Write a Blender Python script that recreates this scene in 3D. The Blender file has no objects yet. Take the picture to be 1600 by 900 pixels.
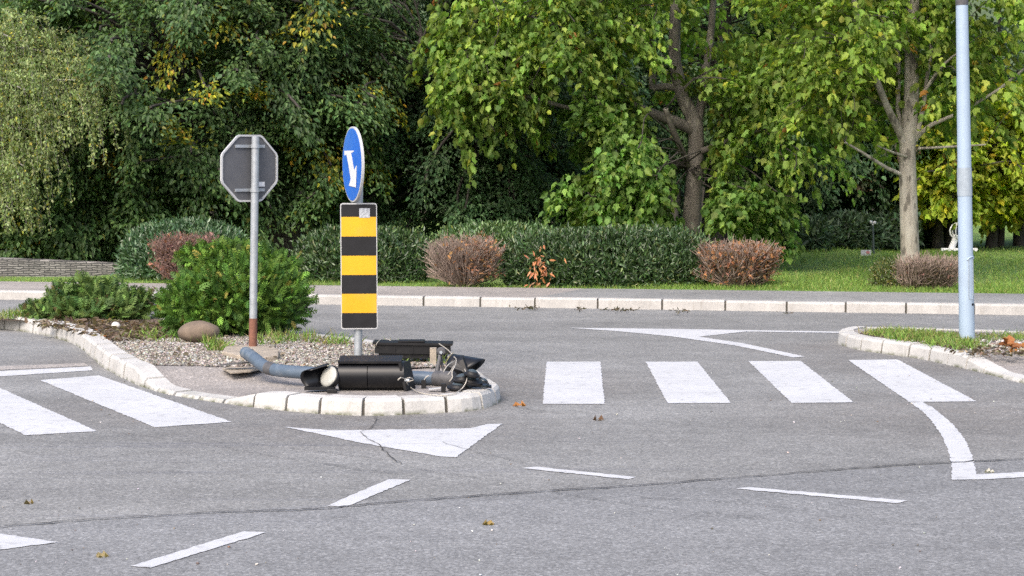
import bpy, bmesh, math, random
import numpy as np
from mathutils import Vector, Matrix

random.seed(7)
RNG = np.random.default_rng(11)
scene = bpy.context.scene
COL = scene.collection
PI = math.pi

# ------------------------------------------------------------------ camera geometry
F, CH = 3000.0, 1.9                      # focal length in photo pixels (1600 wide), eye height in m
PITCH = math.atan(200.0 / F)
FW = Vector((0, math.cos(PITCH), -math.sin(PITCH)))
UP = Vector((0, math.sin(PITCH), math.cos(PITCH)))
RT = Vector((1, 0, 0))
EYE = Vector((0, 0, CH))

def ray(u, v):
    return RT * ((u - 800) / F) + UP * ((450 - v) / F) + FW

def P(u, v, z=0.0):                      # photo pixel -> point on the level z
    d = ray(u, v)
    return EYE + d * ((z - CH) / d.z)

def A(u, v, y):                          # photo pixel -> point at the distance y
    d = ray(u, v)
    return EYE + d * (y / d.y)

# ------------------------------------------------------------------ materials
def new_mat(name):
    m = bpy.data.materials.new(name)
    m.use_nodes = True
    nt = m.node_tree
    b = nt.nodes['Principled BSDF']
    return m, nt, b

def N(nt, typ, **kw):
    n = nt.nodes.new(typ)
    for k, v in kw.items():
        if k in n.inputs.keys() if hasattr(n.inputs, 'keys') else False:
            n.inputs[k].default_value = v
        else:
            setattr(n, k, v)
    return n

def L(nt, a, b):
    nt.links.new(a, b)

def noise(nt, vec, scale, detail=3, rough=.6):
    n = nt.nodes.new('ShaderNodeTexNoise')
    n.inputs['Scale'].default_value = scale
    n.inputs['Detail'].default_value = detail
    n.inputs['Roughness'].default_value = rough
    L(nt, vec, n.inputs['Vector'])
    return n.outputs[0]

def ramp(nt, fac, stops):
    r = nt.nodes.new('ShaderNodeValToRGB')
    el = r.color_ramp.elements
    while len(el) < len(stops):
        el.new(.5)
    for e, (p, c) in zip(el, stops):
        e.position = p
        e.color = (c[0], c[1], c[2], 1) if not isinstance(c, (int, float)) else (c, c, c, 1)
    L(nt, fac, r.inputs[0])
    return r.outputs[0]

def mix(nt, fac, a, b, mode='MIX'):
    n = nt.nodes.new('ShaderNodeMix')
    n.data_type = 'RGBA'
    n.blend_type = mode
    for sock, val in ((n.inputs[0], fac), (n.inputs[6], a), (n.inputs[7], b)):
        if isinstance(val, (int, float)):
            sock.default_value = val
        elif isinstance(val, tuple):
            sock.default_value = (val[0], val[1], val[2], 1)
        else:
            L(nt, val, sock)
    return n.outputs[2]

def math_(nt, op, a, b=None, clamp=False):
    n = nt.nodes.new('ShaderNodeMath')
    n.operation = op
    n.use_clamp = clamp
    for s, v in zip(n.inputs, (a, b)):
        if v is None:
            continue
        if isinstance(v, (int, float)):
            s.default_value = v
        else:
            L(nt, v, s)
    return n.outputs[0]

def bump(nt, b, h, strength=.3, dist=.01):
    n = nt.nodes.new('ShaderNodeBump')
    n.inputs['Strength'].default_value = strength
    n.inputs['Distance'].default_value = dist
    L(nt, h, n.inputs['Height'])
    L(nt, n.outputs[0], b.inputs['Normal'])

def pos(nt):
    return nt.nodes.new('ShaderNodeNewGeometry').outputs['Position']

def objco(nt):
    return nt.nodes.new('ShaderNodeTexCoord').outputs['Object']

def plain(name, col, rough=.5, metal=0, spec=.5, var=.12, scale=9, bumpy=0, dirt=None):
    m, nt, b = new_mat(name)
    co = objco(nt)
    n = noise(nt, co, scale, 5, .65)
    lo = tuple(c * (1 - var) for c in col)
    hi = tuple(min(1, c * (1 + var)) for c in col)
    c = ramp(nt, n, [(.3, lo), (.7, hi)])
    if dirt:
        d = ramp(nt, noise(nt, co, scale * .45, 6, .7), [(.52, 0.), (.68, 1.)])
        c = mix(nt, math_(nt, 'MULTIPLY', d, dirt[1]), c, dirt[0])
    L(nt, c, b.inputs['Base Color'])
    b.inputs['Roughness'].default_value = rough
    b.inputs['Metallic'].default_value = metal
    b.inputs['Specular IOR Level'].default_value = spec
    if bumpy:
        bump(nt, b, noise(nt, co, scale * 6, 4, .6), bumpy, .01)
    return m

def line_side(nt, co, p, q, width):       # 1 on the eye side of the line p-q, soft over width
    n = Vector((q.y - p.y, -(q.x - p.x), 0)).normalized()
    if n.y > 0:
        n = -n
    v = nt.nodes.new('ShaderNodeVectorMath'); v.operation = 'DOT_PRODUCT'
    L(nt, co, v.inputs[0]); v.inputs[1].default_value = n
    d = math_(nt, 'SUBTRACT', v.outputs['Value'], n.dot(Vector((p.x, p.y, 0))))
    return math_(nt, 'ADD', math_(nt, 'DIVIDE', d, width), .5, True)

def blob(nt, co, p, r):                   # soft disc on the ground
    v = nt.nodes.new('ShaderNodeVectorMath'); v.operation = 'DISTANCE'
    L(nt, co, v.inputs[0]); v.inputs[1].default_value = (p.x, p.y, 0)
    d = math_(nt, 'DIVIDE', v.outputs['Value'], r)
    return math_(nt, 'SUBTRACT', 1.0, d, True)

def asphalt(name, near=True, tone=1.0, warm=False):
    m, nt, b = new_mat(name)
    co = pos(nt)
    vo = nt.nodes.new('ShaderNodeTexVoronoi')
    vo.inputs['Scale'].default_value = 75
    L(nt, co, vo.inputs['Vector'])
    cell = nt.nodes.new('ShaderNodeSeparateColor')
    L(nt, vo.outputs['Color'], cell.inputs[0])
    fine = noise(nt, co, 55, 4, .7)
    big = noise(nt, co, .55, 5, .6)
    med = noise(nt, co, 4, 5, .65)
    c1 = (.200 * tone, .202 * tone, .202 * tone) if not warm else (.245 * tone, .228 * tone, .216 * tone)
    base = ramp(nt, big, [(.3, tuple(x * .86 for x in c1)), (.7, tuple(x * 1.1 for x in c1))])
    if near:
        z = line_side(nt, co, P(0, 822), P(1600, 716), .02)
        base = mix(nt, z, base, (.184, .188, .194))
        # dusty, gravelly edges beside the two islands
        dust = None
        for (u, v, r) in ((800, 600, 1.6), (560, 665, 1.7), (250, 640, 1.3), (1420, 570, 1.7), (1560, 650, 2.2), (1290, 545, 1.0), (130, 565, 1.0)):
            k = blob(nt, co, P(u, v), r)
            dust = k if dust is None else math_(nt, 'MAXIMUM', dust, k)
        dn = math_(nt, 'MULTIPLY', math_(nt, 'POWER', dust, .8), ramp(nt, noise(nt, co, 3, 6, .75), [(.3, .2), (.7, 1.)]))
        base = mix(nt, math_(nt, 'MULTIPLY', dn, .75), base, (.142, .130, .122))
        # faint tyre tracks bending round towards the left crossing
        mp = nt.nodes.new('ShaderNodeMapping')
        mp.inputs['Rotation'].default_value = (0, 0, .42)
        mp.inputs['Scale'].default_value = (.16, 6.5, 1)
        L(nt, co, mp.inputs['Vector'])
        tr = ramp(nt, noise(nt, mp.outputs[0], 1.6, 4, .6), [(.54, 0.), (.68, 1.)])
        tz = math_(nt, 'MULTIPLY', tr, blob(nt, co, P(430, 700), 3.8))
        base = mix(nt, math_(nt, 'MULTIPLY', tz, .6), base, (.115, .12, .145))
    mpw = nt.nodes.new('ShaderNodeMapping'); mpw.inputs['Rotation'].default_value = (0, 0, -.06); mpw.inputs['Scale'].default_value = (.09, .8, 1)
    L(nt, co, mpw.inputs['Vector'])
    base = mix(nt, .6, base, ramp(nt, noise(nt, mpw.outputs[0], 1.0, 5, .6), [(.3, .36), (.7, .62)]), 'OVERLAY')
    stain = ramp(nt, noise(nt, co, 1.4, 7, .7), [(.60, 0.), (.74, 1.)])
    base = mix(nt, math_(nt, 'MULTIPLY', stain, .3), base, (.11, .108, .108))
    base = mix(nt, .55, base, ramp(nt, med, [(.25, .36), (.75, .62)]), 'OVERLAY')
    s = ramp(nt, cell.outputs[0], [(0, .22), (.4, .44), (.8, .58), (1, .92)])
    base = mix(nt, .55, base, s, 'OVERLAY')
    base = mix(nt, .55, base, ramp(nt, fine, [(.25, .25), (.75, .75)]), 'OVERLAY')
    L(nt, base, b.inputs['Base Color'])
    b.inputs['Roughness'].default_value = .88
    b.inputs['Specular IOR Level'].default_value = .25
    bump(nt, b, math_(nt, 'ADD', cell.outputs[1], fine), .35, .004)
    return m

def paint_mat():
    m, nt, b = new_mat('road_paint')
    co = pos(nt)
    wear = ramp(nt, noise(nt, co, 11, 9, .82), [(.53, 0.), (.64, 1.)])
    mp = nt.nodes.new('ShaderNodeMapping'); mp.inputs['Rotation'].default_value = (0, 0, .3); mp.inputs['Scale'].default_value = (.5, 7, 1)
    L(nt, co, mp.inputs['Vector'])
    scuff = ramp(nt, noise(nt, mp.outputs[0], 2.2, 7, .7), [(.55, 0.), (.72, 1.)])
    big = noise(nt, co, 1.3, 4)
    c = ramp(nt, big, [(.3, (.43, .44, .46)), (.7, (.50, .51, .53))])
    c = mix(nt, .18, c, ramp(nt, noise(nt, co, 70, 3), [(.3, .3), (.7, .65)]), 'OVERLAY')
    c = mix(nt, math_(nt, 'MULTIPLY', wear, .7), c, (.20, .20, .205))
    c = mix(nt, math_(nt, 'MULTIPLY', scuff, .5), c, (.26, .26, .27))
    L(nt, c, b.inputs['Base Color'])
    b.inputs['Roughness'].default_value = .7
    bump(nt, b, noise(nt, co, 60, 3), .25, .004)
    return m

def kerb_mat(name, col, moss=True):
    m, nt, b = new_mat(name)
    co = pos(nt)
    c = ramp(nt, noise(nt, co, 3.2, 5), [(.3, tuple(x * .8 for x in col)), (.7, tuple(min(1, x * 1.08) for x in col))])
    c = mix(nt, .35, c, ramp(nt, noise(nt, co, 45, 5, .7), [(.3, .3), (.7, .65)]), 'OVERLAY')
    mp = nt.nodes.new('ShaderNodeMapping'); mp.inputs['Scale'].default_value = (9, 9, 1.5)
    L(nt, co, mp.inputs['Vector'])
    st = ramp(nt, noise(nt, mp.outputs[0], 1.5, 6, .75), [(.56, 0.), (.70, 1.)])
    c = mix(nt, math_(nt, 'MULTIPLY', st, .5), c, (.20, .18, .15))
    if moss:
        sx = nt.nodes.new('ShaderNodeSeparateXYZ'); L(nt, co, sx.inputs[0])
        low = math_(nt, 'SUBTRACT', 1, math_(nt, 'DIVIDE', sx.outputs[2], .035), True)
        mo = math_(nt, 'MULTIPLY', low, ramp(nt, noise(nt, co, 6, 6, .7), [(.42, 0.), (.58, 1.)]))
        c = mix(nt, mo, c, (.075, .085, .035))
    L(nt, c, b.inputs['Base Color'])
    b.inputs['Roughness'].default_value = .85
    bump(nt, b, noise(nt, co, 40, 5, .7), .35, .006)
    return m

def soil_mat(name, a, bcol, scale=14):
    m, nt, b = new_mat(name)
    co = pos(nt)
    c = ramp(nt, noise(nt, co, scale, 8, .75), [(.3, a), (.68, bcol)])
    L(nt, c, b.inputs['Base Color'])
    b.inputs['Roughness'].default_value = .95
    bump(nt, b, noise(nt, co, scale * 3, 5), .6, .02)
    return m

def lawn_mat():
    m, nt, b = new_mat('lawn_turf')
    co = pos(nt)
    c = ramp(nt, noise(nt, co, 22, 6, .7), [(.25, (.075, .14, .035)), (.5, (.15, .26, .055)), (.75, (.22, .34, .085))])
    c = mix(nt, ramp(nt, noise(nt, co, .9, 4), [(.48, 0.), (.62, .55)]), c, (.13, .15, .05))
    L(nt, c, b.inputs['Base Color'])
    b.inputs['Roughness'].default_value = .9
    bump(nt, b, noise(nt, co, 30, 5), 1, .05)
    return m

def leaf_mat(name, rough=.45, spec=.35, trans=.30, tcol=(1.25, 1.25, .6)):
    m, nt, b = new_mat(name)
    at = nt.nodes.new('ShaderNodeAttribute'); at.attribute_name = 'leaf_colour'
    L(nt, at.outputs['Color'], b.inputs['Base Color'])
    b.inputs['Roughness'].default_value = rough
    b.inputs['Specular IOR Level'].default_value = spec
    tr = nt.nodes.new('ShaderNodeBsdfTranslucent')
    L(nt, mix(nt, 1.0, at.outputs['Color'], tcol, 'MULTIPLY'), tr.inputs['Color'])
    ms = nt.nodes.new('ShaderNodeMixShader'); ms.inputs[0].default_value = trans
    L(nt, b.outputs[0], ms.inputs[1]); L(nt, tr.outputs[0], ms.inputs[2])
    L(nt, ms.outputs[0], nt.nodes['Material Output'].inputs['Surface'])
    return m

def bark_mat(name, cols, scale=6, stretch=.35, patch=None):
    m, nt, b = new_mat(name)
    co = objco(nt)
    mp = nt.nodes.new('ShaderNodeMapping'); mp.inputs['Scale'].default_value = (1, 1, stretch)
    L(nt, co, mp.inputs['Vector'])
    n = noise(nt, mp.outputs[0], scale, 6, .65)
    c = ramp(nt, n, [(.28, cols[0]), (.5, cols[1]), (.72, cols[2])])
    if patch:
        vo = nt.nodes.new('ShaderNodeTexVoronoi'); vo.inputs['Scale'].default_value = patch[1]
        L(nt, mp.outputs[0], vo.inputs['Vector'])
        k = ramp(nt, mix(nt, .5, vo.outputs['Distance'], n), [(.36, 1.), (.42, 0.)])
        c = mix(nt, k, c, patch[0])
    L(nt, c, b.inputs['Base Color'])
    b.inputs['Roughness'].default_value = .85
    bump(nt, b, noise(nt, mp.outputs[0], scale * 4, 5), .6, .02)
    return m

M = {}
M['asphalt'] = asphalt('worn_asphalt')
M['island_asphalt'] = asphalt('old_warm_asphalt', near=False, warm=True, tone=1.12)
M['pave_grey'] = asphalt('pavement_asphalt', near=False, tone=1.12)
M['pave_pale'] = asphalt('pavement_concrete', near=False, warm=True, tone=1.2)
M['paint'] = paint_mat()
M['kerb'] = kerb_mat('painted_kerb_stone', (.47, .465, .45))
M['kerb_far'] = kerb_mat('grey_kerb_stone', (.41, .40, .385), moss=False)
M['mortar'] = plain('dark_joint', (.07, .065, .055), .95)
M['crack'] = plain('crack_dirt', (.035, .033, .032), .95)
M['soil'] = soil_mat('litter_soil', (.05, .035, .025), (.19, .14, .10))
M['grit'] = soil_mat('pale_grit', (.16, .14, .12), (.42, .38, .34), 22)
M['earth'] = soil_mat('woodland_earth', (.02, .022, .012), (.06, .055, .03))
M['lawn'] = lawn_mat()
M['pebble'] = leaf_mat('pebble_stone', .75, .3, 0.0)
M['galv'] = plain('galvanised_steel', (.34, .37, .40), .45, .35, var=.15, scale=14, dirt=((.30, .31, .32), .4))
M['rust'] = plain('rusty_paint', (.17, .075, .05), .85, var=.3, scale=22, bumpy=.3)
M['sign_grey'] = plain('sign_back_grey', (.085, .088, .097), .55, var=.12, scale=6, dirt=((.12, .12, .12), .5))
M['rim_white'] = plain('pale_rim', (.42, .43, .44), .45, var=.05)
M['sign_blue'] = plain('sign_blue', (.010, .115, .52), .35, var=.12, scale=7, dirt=((.05, .18, .52), .5))
M['sign_white'] = plain('sign_white', (.62, .63, .65), .4, var=.05)
M['board_black'] = plain('board_black', (.010, .010, .012), .5, spec=.3, var=.3)
M['board_yellow'] = plain('board_yellow', (.60, .325, .006), .4, var=.08, scale=5, dirt=((.50, .32, .06), .5))
M['sticker'] = plain('sticker_paper', (.34, .36, .39), .6, var=.45, scale=60)
M['lamp_paint'] = plain('pale_blue_paint', (.30, .385, .49), .42, var=.05, scale=5, dirt=((.25, .31, .38), .5))
M['lamp_band'] = plain('dull_tape', (.27, .32, .37), .6, var=.12, scale=18)
M['tl_pole'] = plain('blue_grey_paint', (.075, .105, .145), .42, var=.15, scale=10, dirt=((.24, .26, .28), .6))
M['tl_black'] = plain('black_polycarbonate', (.0055, .006, .008), .33, spec=.4, var=.25, scale=12, dirt=((.035, .034, .033), .3))
M['tl_dark'] = plain('matt_black_plastic', (.008, .008, .0095), .5, spec=.3, var=.25, scale=16, dirt=((.04, .038, .035), .35))
M['tl_lens'] = plain('dusty_clear_lens', (.36, .36, .33), .25, var=.14, scale=26)
M['tl_glass'] = plain('dark_lens_glass', (.045, .06, .07), .12, var=.2)
M['tl_end'] = plain('worn_iron', (.07, .07, .075), .6, var=.3, scale=25)
M['cable'] = plain('cream_cable', (.40, .375, .33), .5, var=.1)
M['boulder'] = plain('brown_boulder', (.155, .118, .088), .85, var=.28, scale=7, bumpy=.35)
M['white_stone'] = plain('white_stone', (.62, .60, .56), .85, var=.15, scale=20)
M['concrete'] = plain('rough_concrete', (.30, .26, .21), .92, var=.3, scale=9, bumpy=.5)
M['dry_twig'] = bark_mat('dry_twig', [(.12, .09, .07), (.25, .19, .155), (.36, .29, .25)], 12)
M['purple_twig'] = bark_mat('purple_twig', [(.11, .065, .055), (.20, .125, .105), (.29, .195, .165)], 12)
M['bark_dark'] = bark_mat('dark_bark', [(.018, .016, .014), (.045, .04, .034), (.08, .07, .06)], 9)
M['bark_plane'] = bark_mat('plane_bark', [(.075, .066, .056), (.125, .112, .096), (.19, .175, .155)], 6, .5, ((.25, .23, .19), 7))
M['bark_pale'] = bark_mat('pale_plane_bark', [(.15, .135, .11), (.27, .25, .21), (.36, .345, .30)], 7, .4, ((.11, .10, .082), 10))
M['bark_birch'] = bark_mat('birch_bark', [(.10, .09, .08), (.32, .30, .28), (.50, .48, .45)], 5)
M['leaf'] = leaf_mat('leaf_matt', .5, .35, .36)
M['leaf_plane'] = leaf_mat('leaf_plane', .55, .25, .52)
M['leaf_gloss'] = leaf_mat('leaf_glossy', .3, .55, .12)
M['leaf_needle'] = leaf_mat('leaf_conifer', .6, .25, .18)
M['grass'] = leaf_mat('grass_blade', .55, .3, .3)
M['white_metal'] = plain('white_painted_metal', (.6, .61, .62), .5, var=.05)
M['lamp_dark'] = plain('dark_green_metal', (.035, .05, .05), .5)

def stone_wall_mat():
    m, nt, b = new_mat('dry_stone')
    co = objco(nt)
    mp = nt.nodes.new('ShaderNodeMapping'); mp.inputs['Rotation'].default_value = (PI / 2, 0, 0)
    L(nt, co, mp.inputs['Vector'])
    br = nt.nodes.new('ShaderNodeTexBrick')
    br.inputs['Scale'].default_value = 1
    br.inputs['Brick Width'].default_value = .15
    br.inputs['Row Height'].default_value = .034
    br.inputs['Mortar Size'].default_value = .008
    br.inputs['Color1'].default_value = (.15, .142, .138, 1)
    br.inputs['Color2'].default_value = (.25, .238, .23, 1)
    br.inputs['Mortar'].default_value = (.05, .05, .05, 1)
    tn = nt.nodes.new('ShaderNodeTexNoise'); tn.inputs['Scale'].default_value = 9; L(nt, co, tn.inputs['Vector'])
    wob = mix(nt, .045, mp.outputs[0], tn.outputs[1])
    L(nt, wob, br.inputs['Vector'])
    c = mix(nt, .4, br.outputs['Color'], ramp(nt, noise(nt, co, 12, 6), [(.3, .25), (.7, .75)]), 'OVERLAY')
    L(nt, c, b.inputs['Base Color'])
    b.inputs['Roughness'].default_value = .9
    bump(nt, b, br.outputs['Fac'], -.8, .02)
    return m
M['stone_wall'] = stone_wall_mat()

# ------------------------------------------------------------------ object helpers
def tag(o, label=None, cat=None, group=None, kind=None):
    if label: o['label'] = label
    if cat: o['category'] = cat
    if group: o['group'] = group
    if kind: o['kind'] = kind
    return o

def thing(name, label, cat, loc=(0, 0, 0), group=None):
    o = bpy.data.objects.new(name, None)
    o.empty_display_size = .2
    COL.objects.link(o)
    o.location = loc
    return tag(o, label, cat, group)

def put(name, me, parent=None):
    o = bpy.data.objects.new(name, me)
    COL.objects.link(o)
    if parent is not None:
        root = parent
        off = Vector((0, 0, 0))
        while root is not None:
            off += root.location
            root = root.parent
        o.parent = parent
        o.location = -off                # meshes are written in world coordinates
    return o

class MB:
    """collects shapes, then links them as one mesh object"""
    def __init__(s):
        s.v, s.f, s.sm = [], [], []
    def add(s, verts, faces, smooth=False):
        k = len(s.v)
        s.v += [Vector(p) for p in verts]
        for f in faces:
            s.f.append([i + k for i in f]); s.sm.append(smooth)
    def tube(s, pts, radii, n=8, cap=True, smooth=True):
        pts = [Vector(p) for p in pts]
        if isinstance(radii, (int, float)):
            radii = [radii] * len(pts)
        vs, fs = [], []
        t0 = (pts[1] - pts[0]).normalized()
        x = t0.orthogonal().normalized()
        for i, p in enumerate(pts):
            t = (pts[min(i + 1, len(pts) - 1)] - pts[max(i - 1, 0)]).normalized()
            x = (x - t * x.dot(t)).normalized()
            y = t.cross(x)
            for k in range(n):
                a = 2 * PI * k / n
                vs.append(p + (x * math.cos(a) + y * math.sin(a)) * radii[i])
        for i in range(len(pts) - 1):
            for k in range(n):
                k2 = (k + 1) % n
                fs.append((i * n + k, i * n + k2, (i + 1) * n + k2, (i + 1) * n + k))
        s.add(vs, fs, smooth)
        if cap:
            s.add(vs[:n], [tuple(range(n))[::-1]])
            s.add(vs[-n:], [tuple(range(n))])
    def frame_box(s, c, ex, ey, ez):      # half-extent vectors
        c, ex, ey, ez = map(Vector, (c, ex, ey, ez))
        vs = [c + ex * a + ey * b_ + ez * d for d in (-1, 1) for b_ in (-1, 1) for a in (-1, 1)]
        s.add(vs, [(0, 2, 3, 1), (4, 5, 7, 6), (0, 1, 5, 4), (2, 6, 7, 3), (0, 4, 6, 2), (1, 3, 7, 5)])
    def box(s, c, size):
        s.frame_box(c, (size[0] / 2, 0, 0), (0, size[1] / 2, 0), (0, 0, size[2] / 2))
    def prism(s, outline, depth):         # outline: list of world points in one plane, depth: vector
        o = [Vector(p) for p in outline]; d = Vector(depth); n = len(o)
        vs = o + [p + d for p in o]
        fs = [tuple(range(n))[::-1], tuple(range(n, 2 * n))]
        for k in range(n):
            k2 = (k + 1) % n
            fs.append((k, k2, n + k2, n + k))
        s.add(vs, fs)
    def lathe(s, c, axis, prof, n=24, smooth=True):   # prof: (radius, along axis)
        c = Vector(c); ax = Vector(axis).normalized(); x = ax.orthogonal().normalized(); y = ax.cross(x)
        vs, fs = [], []
        for (r, h) in prof:
            for k in range(n):
                a = 2 * PI * k / n
                vs.append(c + ax * h + (x * math.cos(a) + y * math.sin(a)) * r)
        for i in range(len(prof) - 1):
            for k in range(n):
                k2 = (k + 1) % n
                fs.append((i * n + k, i * n + k2, (i + 1) * n + k2, (i + 1) * n + k))
        s.add(vs, fs, smooth)
        s.add(vs[:n], [tuple(range(n))[::-1]]); s.add(vs[-n:], [tuple(range(n))])
    def build(s, name, mat, parent=None, bevel=0, weld=False):
        me = bpy.data.meshes.new(name)
        me.from_pydata([tuple(p) for p in s.v], [], s.f)
        me.polygons.foreach_set('use_smooth', s.sm)
        me.materials.append(mat)
        if bevel or weld:
            bm = bmesh.new(); bm.from_mesh(me)
            bmesh.ops.remove_doubles(bm, verts=bm.verts, dist=1e-5)
            if bevel:
                ed = [e for e in bm.edges if e.is_manifold and e.calc_face_angle(0) > .6]
                bmesh.ops.bevel(bm, geom=ed, offset=bevel, segments=2, affect='EDGES', profile=.6)
            bm.to_mesh(me); bm.free()
        me.update()
        return put(name, me, parent)

def sheet(name, pts, mat, label, cat='ground', grid=0):
    mb = MB(); mb.add(pts, [tuple(range(len(pts)))])
    o = mb.build(name, mat)
    me = o.data
    if me.polygons[0].normal.z < 0:
        me.flip_normals()
    return tag(o, label, cat, kind='structure')

def smooth_path(pts, step):
    pts = [Vector(p) for p in pts]
    out = []
    for i in range(len(pts) - 1):
        p0, p1, p2, p3 = pts[max(i - 1, 0)], pts[i], pts[i + 1], pts[min(i + 2, len(pts) - 1)]
        n = max(2, int((p2 - p1).length / step))
        for k in range(n):
            t = k / n
            out.append(.5 * ((2 * p1) + (p2 - p0) * t + (2 * p0 - 5 * p1 + 4 * p2 - p3) * t * t + (3 * p1 - p0 - 3 * p2 + p3) * t ** 3))
    out.append(pts[-1])
    return out

# ---- leaves: many small leaf-shaped faces collected as arrays
TPL = {}
def tpl(name, verts, faces):
    TPL[name] = (np.array(verts, float), faces)
tpl('ovate', [(0, 0, 0), (.3, .30, .09), (.7, .20, .03), (1, 0, -.10), (.7, -.20, .03), (.3, -.30, .09)], [(0, 3, 2, 1), (0, 5, 4, 3)])
tpl('narrow', [(0, 0, 0), (.35, .15, .05), (.72, .12, .03), (1, 0, -.05), (.72, -.12, .03), (.35, -.15, .05)], [(0, 3, 2, 1), (0, 5, 4, 3)])
tpl('plane', [(0, 0, 0), (.02, .33, -.08), (.22, .30, .02), (.50, .46, -.12), (.62, .26, .03), (1, 0, -.26),
              (.62, -.26, .03), (.50, -.46, -.12), (.22, -.30, .02), (.02, -.33, -.08)], [(0, 5, 4, 3, 2, 1), (0, 9, 8, 7, 6, 5)])
tpl('quad', [(0, 0, 0), (.5, .32, .06), (1, 0, -.06), (.5, -.32, .06)], [(0, 1, 2, 3)])
tpl('blade', [(0, .05, 0), (0, -.05, 0), (.55, -.04, .03), (.55, .04, .03), (1, 0, -.14)], [(0, 1, 2, 3), (3, 2, 4)])
def feather():
    vs, fs = [], []
    def finger(x0, y0, dx, dy, w, z=0.0):
        k = len(vs); l = math.hypot(dx, dy); px, py = -dy / l * w, dx / l * w
        vs.extend([(x0, y0, 0), (x0 + dx * .45 + px, y0 + dy * .45 + py, .04 + z), (x0 + dx, y0 + dy, z - .05), (x0 + dx * .45 - px, y0 + dy * .45 - py, .04 + z)])
        fs.append((k, k + 1, k + 2, k + 3))
    finger(0, 0, 1, 0, .06)
    for x, l in ((.15, .42), (.36, .40), (.56, .32), (.74, .2)):
        finger(x, 0, l * .75, l * .62, .055, .02); finger(x, 0, l * .75, -l * .62, .055, .02)
    tpl('feather', vs, fs)
feather()

def norm(a):
    return a / np.maximum(np.linalg.norm(a, axis=1, keepdims=True), 1e-9)

class Leaves:
    def __init__(s):
        s.p, s.d, s.n, s.s, s.c = [], [], [], [], []
    def add(s, p, d, n, size, col):
        s.p.append(p); s.d.append(d); s.n.append(n); s.s.append(size); s.c.append(col)
    def count(s):
        return sum(len(x) for x in s.s)
    def build(s, name, template, mat, parent=None):
        p, d, n, sz, c = (np.concatenate(x) for x in (s.p, s.d, s.n, s.s, s.c))
        tv, tf = TPL[template]
        x = norm(d); z = norm(n - x * np.sum(n * x, 1, keepdims=True)); y = np.cross(z, x)
        cnt, k = len(p), len(tv)
        rv = np.random.default_rng(cnt); wv = .62 + .5 * rv.random(cnt); zv = rv.uniform(.3, 2.4, cnt)
        if template == 'pebble': wv[:] = 1; zv[:] = 1
        y = y * wv[:, None]; z = z * zv[:, None]
        co = p[:, None, :] + sz[:, None, None] * (tv[None, :, 0, None] * x[:, None] + tv[None, :, 1, None] * y[:, None] + tv[None, :, 2, None] * z[:, None])
        flat = np.concatenate([np.array(f) for f in tf]); tot = np.array([len(f) for f in tf]); nl = len(flat)
        loops = (flat[None] + (np.arange(cnt) * k)[:, None]).ravel()
        starts = (np.concatenate([[0], np.cumsum(tot)[:-1]])[None] + (np.arange(cnt) * nl)[:, None]).ravel()
        me = bpy.data.meshes.new(name)
        me.vertices.add(cnt * k); me.loops.add(cnt * nl); me.polygons.add(cnt * len(tf))
        me.vertices.foreach_set('co', co.astype(np.float32).ravel())
        me.loops.foreach_set('vertex_index', loops.astype(np.int32))
        me.polygons.foreach_set('loop_start', starts.astype(np.int32))
        at = me.attributes.new('leaf_colour', 'FLOAT_COLOR', 'POINT')
        cc = np.ones((cnt, k, 4), np.float32); cc[:, :, :3] = np.clip(c, 0, 1)[:, None]
        at.data.foreach_set('color', cc.ravel())
        me.materials.append(mat)
        me.update(calc_edges=True)
        return put(name, me, parent)

def colours(n, pal, spread=.22, rng=RNG):
    """pal: list of (weight, rgb); every leaf gets one of them, a little lighter or darker"""
    w = np.array([a for a, _ in pal], float); w /= w.sum()
    c = np.array([b for _, b in pal])[rng.choice(len(pal), n, p=w)]
    return c * (1 + spread * rng.standard_normal((n, 1))) * (1 + .06 * rng.standard_normal((n, 3)))

def bough(lv, c, out, length, width, n, size, pal, droop=.35, thick=.12, rng=RNG, flip=.35):
    out = np.array(out, float); out /= np.linalg.norm(out)
    side = np.cross(out, (0, 0, 1.)); side /= max(np.linalg.norm(side), 1e-6)
    t = rng.beta(1.5, 1.2, n); u = np.clip(rng.standard_normal(n) * .5, -1.1, 1.1)
    w = width * (1.0 - .55 * t)
    p = np.array(c) + np.outer((t - .45) * length, out) + np.outer(u * w, side)
    p[:, 2] += -droop * length * t * t - .25 * w * u * u + thick * rng.standard_normal(n)
    d = out * (.6 + .5 * rng.random((n, 1))) + side * (u[:, None] * .9) + rng.standard_normal((n, 3)) * .35
    d[:, 2] -= .18 + droop * (.3 + t)
    nr = np.tile((0, 0, 1.), (n, 1)) + out * .55 + rng.standard_normal((n, 3)) * flip
    lv.add(p, d, nr, size * (.65 + .6 * rng.random(n)), colours(n, pal, rng=rng))

class Lobes:                              # uneven outline of a crown
    def __init__(s, rng, k=9, amp=.22):
        s.d = norm(rng.standard_normal((k, 3))); s.a = amp * (rng.random(k) * 1.4 - .4); s.e = 3 + 5 * rng.random(k)
    def __call__(s, d):
        return 1 + float(np.sum(s.a * np.clip(s.d @ d, 0, 1) ** s.e))

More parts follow.
